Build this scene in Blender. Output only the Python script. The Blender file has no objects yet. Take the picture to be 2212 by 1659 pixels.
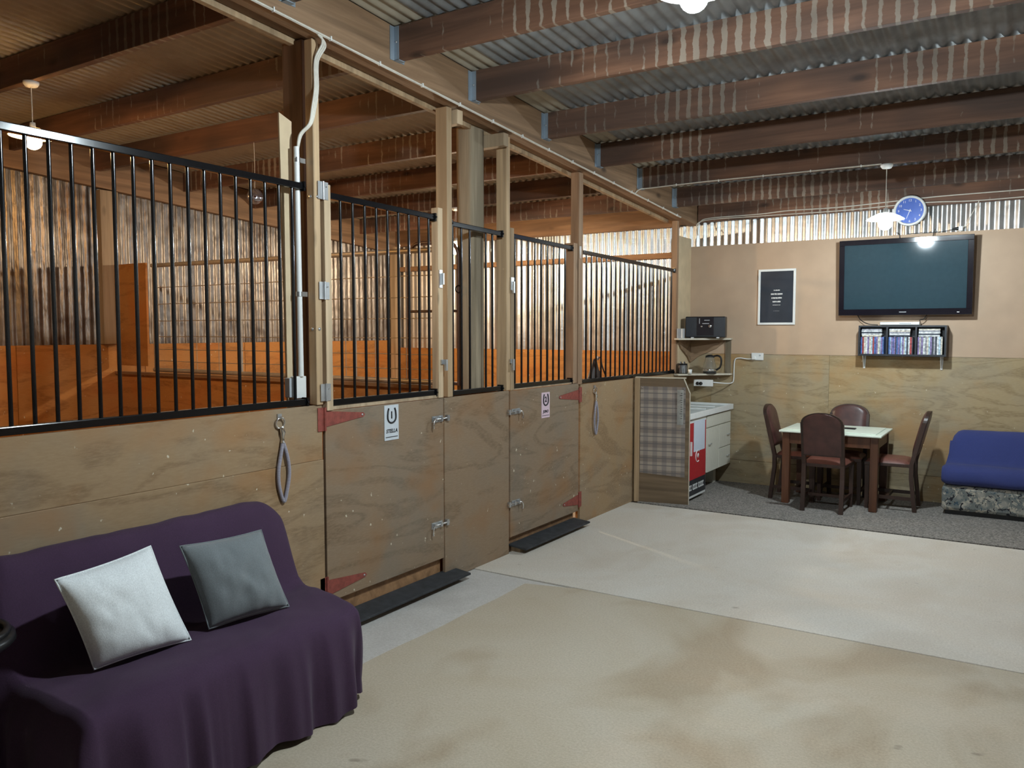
import bpy, bmesh, math, random
from mathutils import Vector, Matrix, noise
random.seed(7)
SC = bpy.context.scene
COL = SC.collection
PI = math.pi

# ------------------------------------------------------------------ camera, world, exposure
cam_d = bpy.data.cameras.new('camera'); cam = bpy.data.objects.new('camera', cam_d); COL.objects.link(cam)
cam_d.sensor_width = 36.0; cam_d.lens = 1761.0/2212.0*36.0
cam.location = (0, 0, 1.61)
cam.rotation_euler = (PI/2-math.atan((829.5-715.0)/1761.0), 0, math.radians(32.5))
cam_d.clip_start = 0.05
SC.camera = cam
w = bpy.data.worlds.new('night'); SC.world = w; w.use_nodes = True
w.node_tree.nodes['Background'].inputs[0].default_value = (0.35, 0.4, 0.5, 1)
w.node_tree.nodes['Background'].inputs[1].default_value = 0.02
SC.view_settings.view_transform = 'Standard'; SC.view_settings.look = 'None'
SC.view_settings.gamma = 1.0; SC.view_settings.use_curve_mapping = False
SC.view_settings.exposure = 0.85
COOL = (0.81, 0.94, 1.0); WARM = (1.0, 0.56, 0.21); WARM_PALE = (1.0, 0.79, 0.54)
HALL_W = 122.0; TABLE_W = 72.0; STALL_W = 40.0; STALL_FAR_W = 88.0        # radiant power of the bulbs

# ------------------------------------------------------------------ materials
MATS = {}
def new_mat(name, rough=0.6, metal=0.0, color=(0.5,0.5,0.5), spec=None):
    m = bpy.data.materials.new(name); m.use_nodes = True
    b = m.node_tree.nodes['Principled BSDF']
    b.inputs['Base Color'].default_value = (*color, 1); b.inputs['Roughness'].default_value = rough
    b.inputs['Metallic'].default_value = metal
    if spec is not None: b.inputs['Specular IOR Level'].default_value = spec
    MATS[name] = m
    return m, m.node_tree.nodes, m.node_tree.links, b
def plain(name, color, rough=0.6, metal=0.0, var=0.12, scale=25.0, bump=0.0, spec=None):
    """one colour with a little procedural mottling"""
    m, N, L, b = new_mat(name, rough, metal, color, spec)
    tc = N.new('ShaderNodeTexCoord'); nz = N.new('ShaderNodeTexNoise'); nz.inputs['Scale'].default_value = scale; nz.inputs['Detail'].default_value = 4
    L.new(tc.outputs['Object'], nz.inputs['Vector'])
    r = N.new('ShaderNodeValToRGB'); r.color_ramp.elements[0].position = 0.3; r.color_ramp.elements[1].position = 0.7
    r.color_ramp.elements[0].color = (*[c*(1-var) for c in color], 1); r.color_ramp.elements[1].color = (*[min(1, c*(1+var)) for c in color], 1)
    L.new(nz.outputs['Fac'], r.inputs['Fac']); L.new(r.outputs['Color'], b.inputs['Base Color'])
    if bump:
        bp = N.new('ShaderNodeBump'); bp.inputs['Strength'].default_value = bump; bp.inputs['Distance'].default_value = 0.01
        L.new(nz.outputs['Fac'], bp.inputs['Height']); L.new(bp.outputs['Normal'], b.inputs['Normal'])
    return m
def mapped(N, L, scale, rand_offset=True):
    tc = N.new('ShaderNodeTexCoord'); mp = N.new('ShaderNodeMapping'); mp.inputs['Scale'].default_value = scale
    L.new(tc.outputs['Object'], mp.inputs['Vector'])
    if rand_offset:
        oi = N.new('ShaderNodeObjectInfo'); mu = N.new('ShaderNodeMath'); mu.operation = 'MULTIPLY'; mu.inputs[1].default_value = 37.0
        L.new(oi.outputs['Random'], mu.inputs[0]); L.new(mu.outputs[0], mp.inputs['Location'])
    return tc, mp
def mixc(N, L, fac, a, b, blend='MIX'):
    mx = N.new('ShaderNodeMix'); mx.data_type = 'RGBA'; mx.blend_type = blend
    for sock, v in ((mx.inputs[0], fac), (mx.inputs[6], a), (mx.inputs[7], b)):
        if hasattr(v, 'is_linked') or hasattr(v, 'links'): L.new(v, sock)
        elif isinstance(v, (int, float)): sock.default_value = v
        else: sock.default_value = (*v, 1)
    return mx.outputs[2]
def ramp(N, L, fac, p0, p1, c0=(0,0,0), c1=(1,1,1)):
    r = N.new('ShaderNodeValToRGB'); e = r.color_ramp.elements
    e[0].position = p0; e[1].position = p1; e[0].color = (*c0, 1); e[1].color = (*c1, 1)
    L.new(fac, r.inputs['Fac']); return r.outputs['Color']
def noise_n(N, L, vec, scale, detail=4, dist=0.0, rough=0.55):
    n = N.new('ShaderNodeTexNoise'); n.inputs['Scale'].default_value = scale; n.inputs['Detail'].default_value = detail
    n.inputs['Distortion'].default_value = dist; n.inputs['Roughness'].default_value = rough
    L.new(vec, n.inputs['Vector']); return n.outputs['Fac']
def wood(name, c0, c1, axis=2, rough=0.7, grain=14.0, bump=0.25, stain=None, knots=True):
    """sawn timber: noise stretched along the grain axis, tone shifts per piece"""
    m, N, L, b = new_mat(name, rough)
    s = [1.0, 1.0, 1.0]; s[axis] = 0.06
    tc, mp = mapped(N, L, s)
    g = noise_n(N, L, mp.outputs[0], grain*3, 6, 0.6)
    g2 = noise_n(N, L, mp.outputs[0], grain*0.7, 3, 1.2)
    c = mixc(N, L, ramp(N, L, g, 0.3, 0.7), c0, c1)
    c = mixc(N, L, ramp(N, L, g2, 0.35, 0.7), c, [x*0.62 for x in c0])
    if knots:
        s2 = [5.0, 5.0, 5.0]; s2[axis] = 2.2
        tc2, mp2 = mapped(N, L, s2)
        v = N.new('ShaderNodeTexVoronoi'); v.inputs['Scale'].default_value = 1.0; L.new(mp2.outputs[0], v.inputs['Vector'])
        c = mixc(N, L, ramp(N, L, v.outputs['Distance'], 0.05, 0.16, (1,1,1), (0,0,0)), c, [x*0.3 for x in c0])
    oi = N.new('ShaderNodeObjectInfo'); h = N.new('ShaderNodeHueSaturation')
    mr = N.new('ShaderNodeMapRange'); mr.inputs[3].default_value = 0.8; mr.inputs[4].default_value = 1.2
    L.new(oi.outputs['Random'], mr.inputs[0]); L.new(mr.outputs[0], h.inputs['Value']); L.new(c, h.inputs['Color'])
    out = h.outputs['Color']
    if stain == 'streak':                     # pale dust runs under every roof corrugation, as on the photographed purlins
        sx = N.new('ShaderNodeSeparateXYZ'); L.new(tc.outputs['Object'], sx.inputs[0])
        ph = N.new('ShaderNodeMath'); ph.operation = 'MULTIPLY'; ph.inputs[1].default_value = 2*PI/0.076; L.new(sx.outputs[0], ph.inputs[0])
        _, mw = mapped(N, L, (14, 14, 22)); wob = noise_n(N, L, mw.outputs[0], 1.0, 4)
        wm = N.new('ShaderNodeMath'); wm.operation = 'MULTIPLY_ADD'; wm.inputs[1].default_value = 2.4; wm.inputs[2].default_value = -1.2; L.new(wob, wm.inputs[0])
        ad = N.new('ShaderNodeMath'); L.new(ph.outputs[0], ad.inputs[0]); L.new(wm.outputs[0], ad.inputs[1])
        sn = N.new('ShaderNodeMath'); sn.operation = 'SINE'; L.new(ad.outputs[0], sn.inputs[0])
        _, ma = mapped(N, L, (0.9, 3.0, 0.4)); am = noise_n(N, L, ma.outputs[0], 1.3, 2)
        _, mh = mapped(N, L, (13.16, 3.0, 9.0)); hn = noise_n(N, L, mh.outputs[0], 1.0, 3)
        a1 = N.new('ShaderNodeMath'); a1.operation = 'MULTIPLY_ADD'; a1.inputs[1].default_value = 3.4; a1.inputs[2].default_value = -1.75; L.new(am, a1.inputs[0])
        th = N.new('ShaderNodeMath'); L.new(a1.outputs[0], th.inputs[0]); L.new(sn.outputs[0], th.inputs[1])
        t2 = N.new('ShaderNodeMath'); t2.operation = 'MULTIPLY_ADD'; t2.inputs[1].default_value = 1.5; L.new(hn, t2.inputs[0]); L.new(th.outputs[0], t2.inputs[2])
        dv = N.new('ShaderNodeMath'); dv.operation = 'MULTIPLY_ADD'; dv.inputs[1].default_value = 0.5; dv.inputs[2].default_value = -0.375; L.new(t2.outputs[0], dv.inputs[0])
        f = ramp(N, L, dv.outputs[0], 0.43, 0.53)
        fm = N.new('ShaderNodeMath'); fm.operation = 'MULTIPLY'; fm.inputs[1].default_value = 0.62; L.new(f, fm.inputs[0])
        out = mixc(N, L, fm.outputs[0], out, (0.44, 0.38, 0.30))
        _, md = mapped(N, L, (1.1, 1, 2)); dk = noise_n(N, L, md.outputs[0], 1.0, 2)
        out = mixc(N, L, ramp(N, L, dk, 0.45, 0.62, (0,0,0), (0.55,0.55,0.55)), out, (0.035, 0.028, 0.026))
    L.new(out, b.inputs['Base Color'])
    bp = N.new('ShaderNodeBump'); bp.inputs['Strength'].default_value = bump; bp.inputs['Distance'].default_value = 0.004
    L.new(g, bp.inputs['Height']); L.new(bp.outputs['Normal'], b.inputs['Normal'])
    return m
def plywood(name, c0, c1, dark, grain_scale=(0.5, 0.5, 2.2), rough=0.75, grey=0.35):
    """rotary-cut ply: looping growth rings, grey wear and pale scuffs"""
    m, N, L, b = new_mat(name, rough)
    tc, mp = mapped(N, L, grain_scale)
    n1 = noise_n(N, L, mp.outputs[0], 1.6, 3, 0.9, 0.5)
    mu = N.new('ShaderNodeMath'); mu.operation = 'MULTIPLY'; mu.inputs[1].default_value = 34.0; L.new(n1, mu.inputs[0])
    sn = N.new('ShaderNodeMath'); sn.operation = 'SINE'; L.new(mu.outputs[0], sn.inputs[0])
    hf = N.new('ShaderNodeMath'); hf.operation = 'MULTIPLY_ADD'; hf.inputs[1].default_value = 0.5; hf.inputs[2].default_value = 0.5; L.new(sn.outputs[0], hf.inputs[0])
    c = mixc(N, L, ramp(N, L, hf.outputs[0], 0.5, 1.0, (0,0,0), (0.85,0.85,0.85)), c0, dark)
    _, mf = mapped(N, L, (9, 9, 40)); fine = noise_n(N, L, mf.outputs[0], 3.0, 5)
    c = mixc(N, L, ramp(N, L, fine, 0.38, 0.72, (0,0,0), (0.75,0.75,0.75)), c, c1)
    _, ml = mapped(N, L, (1.3, 1.3, 1.0)); low = noise_n(N, L, ml.outputs[0], 1.4, 4, 0.4)
    gm = N.new('ShaderNodeMath'); gm.operation = 'MULTIPLY'; gm.inputs[1].default_value = grey; L.new(ramp(N, L, low, 0.42, 0.66), gm.inputs[0])
    lum = sum(c0)/3
    c = mixc(N, L, gm.outputs[0], c, (lum*1.0, lum*0.98, lum*0.86))
    _, mo = mapped(N, L, (1.0, 1.0, 1.4)); orn = noise_n(N, L, mo.outputs[0], 1.9, 3)
    om = N.new('ShaderNodeMath'); om.operation = 'MULTIPLY'; om.inputs[1].default_value = 0.65; L.new(ramp(N, L, orn, 0.5, 0.68), om.inputs[0])
    c = mixc(N, L, om.outputs[0], c, [c0[0]*1.08, c0[1]*0.80, c0[2]*0.52])
    _, msp = mapped(N, L, (30, 30, 22)); sp = noise_n(N, L, msp.outputs[0], 1.0, 2)
    c = mixc(N, L, ramp(N, L, sp, 0.72, 0.755), c, (0.62, 0.55, 0.42))
    L.new(c, b.inputs['Base Color'])
    bp = N.new('ShaderNodeBump'); bp.inputs['Strength'].default_value = 0.12; bp.inputs['Distance'].default_value = 0.003
    L.new(fine, bp.inputs['Height']); L.new(bp.outputs['Normal'], b.inputs['Normal'])
    return m
def concrete(name, c0, c1, stain, stain_amt):
    m, N, L, b = new_mat(name, 0.72)
    tc, mp = mapped(N, L, (1, 1, 1), False)
    big = noise_n(N, L, mp.outputs[0], 0.9, 5, 0.8, 0.6)
    c = mixc(N, L, ramp(N, L, big, 0.36, 0.64), c0, c1)
    _, m2 = mapped(N, L, (1.15, 0.8, 1), False); st = noise_n(N, L, m2.outputs[0], 1.15, 3, 0.5)
    sm = N.new('ShaderNodeMath'); sm.operation = 'MULTIPLY'; sm.inputs[1].default_value = stain_amt; L.new(ramp(N, L, st, 0.5, 0.62), sm.inputs[0])
    c = mixc(N, L, sm.outputs[0], c, stain)
    fine = noise_n(N, L, mp.outputs[0], 90, 4, 0, 0.7)
    c = mixc(N, L, 0.55, c, mixc(N, L, 1.0, c, ramp(N, L, fine, 0.3, 0.7, (0.55,0.53,0.5), (1,1,1)), 'MULTIPLY'))
    _, m3 = mapped(N, L, (6, 9, 1), False); sp = noise_n(N, L, m3.outputs[0], 1.0, 2)
    c = mixc(N, L, ramp(N, L, sp, 0.72, 0.78, (0,0,0), (0.6,0.6,0.6)), c, (0.22, 0.17, 0.12))
    L.new(c, b.inputs['Base Color'])
    bp = N.new('ShaderNodeBump'); bp.inputs['Strength'].default_value = 0.25; bp.inputs['Distance'].default_value = 0.003
    L.new(fine, bp.inputs['Height']); L.new(bp.outputs['Normal'], b.inputs['Normal'])
    return m
def galv(name, c0, c1, rough=0.34, metal=0.9, bump=0.08, spots=None, bs=(2, 2, 9)):
    m, N, L, b = new_mat(name, rough, metal)
    tc, mp = mapped(N, L, (1, 1, 1), False)
    n = noise_n(N, L, mp.outputs[0], 6, 5, 0.5)
    c = mixc(N, L, ramp(N, L, n, 0.35, 0.68), c0, c1)
    if spots:
        s = noise_n(N, L, mp.outputs[0], 2.4, 3); c = mixc(N, L, ramp(N, L, s, 0.58, 0.72), c, spots)
    L.new(c, b.inputs['Base Color'])
    rr = N.new('ShaderNodeMapRange'); rr.inputs[3].default_value = rough*0.8; rr.inputs[4].default_value = rough*1.5; L.new(n, rr.inputs[0]); L.new(rr.outputs[0], b.inputs['Roughness'])
    if bump:
        _, mb = mapped(N, L, bs, False); nb = noise_n(N, L, mb.outputs[0], 2.5, 3)
        bp = N.new('ShaderNodeBump'); bp.inputs['Strength'].default_value = bump; bp.inputs['Distance'].default_value = 0.02
        L.new(nb, bp.inputs['Height']); L.new(bp.outputs['Normal'], b.inputs['Normal'])
    return m
def emit(name, color, strength):
    m = bpy.data.materials.new(name); m.use_nodes = True; N = m.node_tree.nodes; L = m.node_tree.links
    for n in list(N): N.remove(n)
    o = N.new('ShaderNodeOutputMaterial'); e = N.new('ShaderNodeEmission'); e.inputs[0].default_value = (*color, 1); e.inputs[1].default_value = strength
    L.new(e.outputs[0], o.inputs[0]); MATS[name] = m; return m

ply_hall = plywood('ply_hall', (0.315, 0.205, 0.108), (0.365, 0.245, 0.135), (0.215, 0.13, 0.062), grey=0.3)
ply_door = plywood('ply_door', (0.255, 0.172, 0.104), (0.295, 0.205, 0.13), (0.175, 0.112, 0.062), grey=0.4)
ply_stall = plywood('ply_stall', (0.44, 0.185, 0.042), (0.50, 0.222, 0.055), (0.28, 0.105, 0.02), grey=0.06)  # ply like the hall's, with warm stall lamplight put into its orange colour
ply_back = plywood('ply_back', (0.37, 0.275, 0.15), (0.42, 0.32, 0.18), (0.25, 0.175, 0.085), grain_scale=(0.7, 0.7, 3.2))
lining = plain('lining_board', (0.49, 0.345, 0.235), 0.7, var=0.08, scale=3.0)
timber_v = wood('timber_upright', (0.44, 0.295, 0.165), (0.54, 0.38, 0.225), 2, knots=True)
timber_mid = wood('timber_upright_brown', (0.33, 0.20, 0.115), (0.41, 0.265, 0.16), 2)
timber_v2 = wood('timber_upright_pale', (0.50, 0.36, 0.225), (0.58, 0.44, 0.29), 2)
timber_dark = wood('timber_dark', (0.17, 0.085, 0.045), (0.23, 0.125, 0.07), 2)
timber_x = wood('timber_cross', (0.30, 0.155, 0.07), (0.38, 0.21, 0.10), 0)
timber_y = wood('timber_rafter', (0.24, 0.14, 0.075), (0.32, 0.20, 0.115), 1)
purlin_m = wood('timber_purlin', (0.19, 0.090, 0.052), (0.26, 0.13, 0.076), 0, stain='streak')
pole_m = wood('weathered_pole', (0.26, 0.205, 0.135), (0.36, 0.29, 0.20), 2, rough=0.9, bump=0.6)
ply_pale = plain('pale_board', (0.58, 0.45, 0.29), 0.7, var=0.1, scale=9)
con_near = concrete('concrete_near', (0.545, 0.455, 0.335), (0.60, 0.52, 0.41), (0.40, 0.295, 0.185), 0.6)
con_far = concrete('concrete_far', (0.69, 0.615, 0.525), (0.74, 0.69, 0.62), (0.60, 0.505, 0.40), 0.45)
con_strip = concrete('concrete_strip', (0.58, 0.545, 0.51), (0.68, 0.65, 0.62), (0.46, 0.43, 0.40), 0.5)
con_dark = plain('subfloor', (0.10, 0.085, 0.07), 0.95)
carpet_m, N, L, b = new_mat('carpet_pile', 0.95)
_, mp = mapped(N, L, (1, 1, 1), False)
cn = noise_n(N, L, mp.outputs[0], 75, 3, 0, 0.8); cn2 = noise_n(N, L, mp.outputs[0], 28, 2)
cc = mixc(N, L, ramp(N, L, cn, 0.38, 0.62), (0.085, 0.078, 0.070), (0.36, 0.325, 0.29)); cc = mixc(N, L, ramp(N, L, cn2, 0.55, 0.75, (0,0,0), (0.35,0.35,0.35)), cc, (0.16, 0.15, 0.14))
L.new(cc, b.inputs['Base Color'])
bp = N.new('ShaderNodeBump'); bp.inputs['Strength'].default_value = 0.6; bp.inputs['Distance'].default_value = 0.006; L.new(cn, bp.inputs['Height']); L.new(bp.outputs['Normal'], b.inputs['Normal'])
roof_m = galv('roof_iron', (0.33, 0.345, 0.35), (0.47, 0.49, 0.50), 0.5, 0.75)
roof_old = galv('roof_iron_dusty', (0.42, 0.36, 0.27), (0.52, 0.46, 0.36), 0.6, 0.45)
wall_iron = galv('wall_iron', (0.62, 0.62, 0.61), (0.74, 0.74, 0.73), 0.30, 0.95)
wall_iron_old = galv('wall_iron_tarnished', (0.17, 0.14, 0.12), (0.34, 0.30, 0.26), 0.36, 0.8, bump=0.5, spots=(0.12, 0.085, 0.065), bs=(9, 9, 2.2))
steel = galv('galvanised_steel', (0.50, 0.51, 0.52), (0.62, 0.63, 0.64), 0.36, 0.9, bump=0)
hanger_m = galv('hanger_steel', (0.30, 0.36, 0.42), (0.38, 0.44, 0.50), 0.5, 0.6, bump=0)
chrome = plain('chrome', (0.75, 0.75, 0.76), 0.16, 1.0, var=0.03)
black_metal = plain('black_gloss_paint', (0.006, 0.006, 0.007), 0.14, 0.0, var=0.2, scale=60, spec=0.5)
tube_m = galv('gate_tube', (0.42, 0.36, 0.29), (0.52, 0.46, 0.38), 0.45, 0.5, bump=0)
brown_tube = plain('brown_tube', (0.10, 0.045, 0.025), 0.4)
wire_m = plain('fence_wire', (0.52, 0.45, 0.36), 0.5, 0.6)
red_hinge = plain('red_oxide_paint', (0.25, 0.055, 0.040), 0.55, var=0.25, scale=40)
white_pl = plain('white_plastic', (0.78, 0.78, 0.76), 0.4, var=0.03)
grey_pl = plain('grey_plastic', (0.40, 0.42, 0.44), 0.45, var=0.05)
cable_m = plain('white_cable', (0.66, 0.62, 0.54), 0.5, var=0.08)
black_pl = plain('black_plastic', (0.012, 0.012, 0.013), 0.35, var=0.2)
rubber = plain('black_rubber', (0.028, 0.030, 0.034), 0.7, var=0.35, scale=18, bump=0.2)
sign_white = plain('sign_card', (0.62, 0.66, 0.70), 0.45, var=0.03)
sign_pink = plain('pink_card', (0.74, 0.56, 0.64), 0.45, var=0.03)
ink = plain('black_ink', (0.01, 0.01, 0.012), 0.5, var=0.1)
rope_m, N, L, b = new_mat('braided_rope', 0.85)
_, mp = mapped(N, L, (1, 1, 1), False)
wv = N.new('ShaderNodeTexWave'); wv.inputs['Scale'].default_value = 45; wv.bands_direction = 'Z'; wv.inputs['Distortion'].default_value = 1.5; L.new(mp.outputs[0], wv.inputs['Vector'])
L.new(mixc(N, L, ramp(N, L, wv.outputs['Fac'], 0.4, 0.6), (0.15, 0.13, 0.20), (0.48, 0.46, 0.48)), b.inputs['Base Color'])
def fabric(name, color, weave=220, sheen=0.25, bump=0.3):
    m, N, L, b = new_mat(name, 0.92)
    _, mp = mapped(N, L, (1, 1, 1), False); n = noise_n(N, L, mp.outputs[0], weave, 3, 0, 0.7); n2 = noise_n(N, L, mp.outputs[0], 3.5, 3)
    c = mixc(N, L, ramp(N, L, n, 0.3, 0.7), [x*0.8 for x in color], [x*1.15 for x in color]); c = mixc(N, L, ramp(N, L, n2, 0.4, 0.7, (0,0,0), (0.4,0.4,0.4)), c, [x*0.82 for x in color])
    L.new(c, b.inputs['Base Color']); b.inputs['Sheen Weight'].default_value = sheen
    bp = N.new('ShaderNodeBump'); bp.inputs['Strength'].default_value = bump; bp.inputs['Distance'].default_value = 0.002; L.new(n, bp.inputs['Height']); L.new(bp.outputs['Normal'], b.inputs['Normal'])
    return m
purple = fabric('purple_throw_cloth', (0.047, 0.0185, 0.050), sheen=0.05)
blue_f = fabric('blue_cover_cloth', (0.030, 0.042, 0.165), sheen=0.08)
white_f = fabric('white_cushion_cloth', (0.84, 0.87, 0.88), sheen=0.1)
grey_f = fabric('grey_velvet', (0.175, 0.195, 0.205), sheen=0.4)
leather = plain('brown_leather', (0.075, 0.030, 0.026), 0.38, var=0.25, scale=14, bump=0.15)
leather_seat = plain('tan_red_leather', (0.17, 0.062, 0.045), 0.4, var=0.2, scale=14, bump=0.1)
chair_wood = wood('chair_wood', (0.042, 0.019, 0.013), (0.06, 0.028, 0.018), 2, rough=0.45, knots=False, bump=0.1)
table_wood = wood('table_wood', (0.10, 0.036, 0.016), (0.14, 0.055, 0.025), 2, rough=0.4, knots=False, bump=0.1)
table_top_m = plain('mint_laminate', (0.80, 0.88, 0.77), 0.35, var=0.03)
screen_m = plain('screen_glass', (0.026, 0.052, 0.066), 0.07, var=0.05, spec=0.6)
bezel_m = plain('bezel_gloss', (0.008, 0.007, 0.012), 0.09, var=0.1, spec=0.7)
shelf_black = plain('black_shelf_board', (0.016, 0.018, 0.024), 0.4, var=0.15)
frame_white = plain('white_frame', (0.78, 0.79, 0.77), 0.4, var=0.02)
poster_m = plain('dark_print', (0.035, 0.042, 0.055), 0.3, var=0.15, scale=6)
clock_blue = plain('clock_blue', (0.06, 0.13, 0.50), 0.25, var=0.15, scale=5)
white_ink = plain('white_ink', (0.8, 0.8, 0.78), 0.5, var=0.02)
dim_ink = plain('grey_ink', (0.30, 0.31, 0.32), 0.5, var=0.05)
fridge_white = plain('fridge_enamel', (0.74, 0.75, 0.73), 0.35, var=0.03)
fridge_red = plain('fridge_red_vinyl', (0.46, 0.022, 0.030), 0.35, var=0.06)
fridge_black = plain('fridge_black_vinyl', (0.02, 0.022, 0.028), 0.4)
paper = plain('paper_sheet', (0.62, 0.67, 0.76), 0.6, var=0.02)
cab_m = plain('cabinet_cream', (0.66, 0.64, 0.55), 0.45, var=0.03)
work_m = plain('worktop_laminate', (0.60, 0.66, 0.66), 0.35, var=0.04)
panel_brown = wood('panel_brown', (0.17, 0.115, 0.065), (0.22, 0.15, 0.09), 0, knots=False)
corner_wood = wood('corner_shelf_wood', (0.30, 0.19, 0.11), (0.38, 0.25, 0.15), 0, knots=False)
shelf_edge = plain('pale_shelf_board', (0.56, 0.50, 0.40), 0.5, var=0.06)
glass_m, N, L, b = new_mat('clear_glass', 0.03, 0, (0.9, 0.92, 0.9)); b.inputs['Transmission Weight'].default_value = 0.95; b.inputs['IOR'].default_value = 1.45
n_ = N.new('ShaderNodeTexNoise'); n_.inputs['Scale'].default_value = 30
L.new(mixc(N, L, n_.outputs['Fac'], (0.86, 0.88, 0.86), (0.95, 0.96, 0.95)), b.inputs['Base Color'])
plaid_m, N, L, b = new_mat('plaid_cloth', 0.95)
tc = N.new('ShaderNodeTexCoord'); sx = N.new('ShaderNodeSeparateXYZ'); L.new(tc.outputs['Object'], sx.inputs[0])
def stripes(sock, per, ph, w0):
    a = N.new('ShaderNodeMath'); a.operation = 'MULTIPLY_ADD'; a.inputs[1].default_value = 2*PI/per; a.inputs[2].default_value = ph; L.new(sock, a.inputs[0])
    s = N.new('ShaderNodeMath'); s.operation = 'SINE'; L.new(a.outputs[0], s.inputs[0])
    h = N.new('ShaderNodeMath'); h.operation = 'MULTIPLY_ADD'; h.inputs[1].default_value = 0.5; h.inputs[2].default_value = 0.5; L.new(s.outputs[0], h.inputs[0])
    return ramp(N, L, h.outputs[0], w0-0.04, w0+0.04)
pc = mixc(N, L, stripes(sx.outputs[0], 0.088, 0.4, 0.5), (0.40, 0.335, 0.275), (0.29, 0.25, 0.225))
pz = mixc(N, L, stripes(sx.outputs[2], 0.135, 1.2, 0.58), (1, 1, 1), (0.70, 0.69, 0.71))
pc = mixc(N, L, 1.0, pc, pz, 'MULTIPLY')
pc = mixc(N, L, stripes(sx.outputs[2], 0.0675, 0.2, 0.975), pc, (0.15, 0.135, 0.135))
L.new(pc, b.inputs['Base Color'])
camo_m, N, L, b = new_mat('tapestry_upholstery', 0.95)
_, mp = mapped(N, L, (1, 1, 1), False)
v1 = N.new('ShaderNodeTexVoronoi'); v1.inputs['Scale'].default_value = 13; L.new(mp.outputs[0], v1.inputs['Vector'])
n1 = noise_n(N, L, mp.outputs[0], 11, 4, 2.0); n2 = noise_n(N, L, mp.outputs[0], 19, 3, 1.5); n3 = noise_n(N, L, mp.outputs[0], 15, 3, 3.0)
c = mixc(N, L, ramp(N, L, v1.outputs['Distance'], 0.25, 0.5), (0.30, 0.29, 0.25), (0.16, 0.17, 0.16))
c = mixc(N, L, ramp(N, L, n1, 0.54, 0.57), c, (0.42, 0.38, 0.31)); c = mixc(N, L, ramp(N, L, n2, 0.60, 0.62), c, (0.015, 0.016, 0.022)); c = mixc(N, L, ramp(N, L, n3, 0.63, 0.65), c, (0.05, 0.085, 0.11))
L.new(c, b.inputs['Base Color'])
SPINES = [plain('case_'+n, c, 0.3, var=0.55, scale=55) for n, c in (('white', (0.62,0.64,0.66)), ('pale_blue', (0.40,0.52,0.62)), ('grey', (0.30,0.30,0.34)), ('violet', (0.22,0.17,0.34)), ('red', (0.34,0.06,0.06)), ('dark', (0.05,0.06,0.08)), ('cream', (0.58,0.54,0.46)), ('blue', (0.08,0.15,0.38)))]
disc_m = plain('mirror_disc', (0.62, 0.60, 0.66), 0.12, 0.9, var=0.15)
shade_m, N, L, b = new_mat('opal_shade', 0.35, 0, (0.82, 0.82, 0.80))
n_ = N.new('ShaderNodeTexNoise'); n_.inputs['Scale'].default_value = 20
L.new(mixc(N, L, n_.outputs['Fac'], (0.80, 0.80, 0.78), (0.84, 0.84, 0.82)), b.inputs['Base Color'])
tr_ = N.new('ShaderNodeBsdfTranslucent'); tr_.inputs[0].default_value = (0.8, 0.8, 0.78, 1); ms_ = N.new('ShaderNodeMixShader'); ms_.inputs[0].default_value = 0.3
L.new(b.outputs[0], ms_.inputs[1]); L.new(tr_.outputs[0], ms_.inputs[2]); L.new(ms_.outputs[0], N['Material Output'].inputs[0])
halter_m = plain('dark_leather_strap', (0.035, 0.018, 0.012), 0.6, var=0.3)
BR = 0.05
bulb_cool = emit('bulb_cool', COOL, HALL_W/(4*PI*BR*BR*PI)); bulb_table = emit('bulb_table', COOL, TABLE_W/(4*PI*BR*BR*PI))
bulb_warm = emit('bulb_warm', WARM, STALL_W/(4*PI*BR*BR*PI)); bulb_warm_far = emit('bulb_warm_pale', WARM_PALE, STALL_FAR_W/(4*PI*BR*BR*PI))

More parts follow.
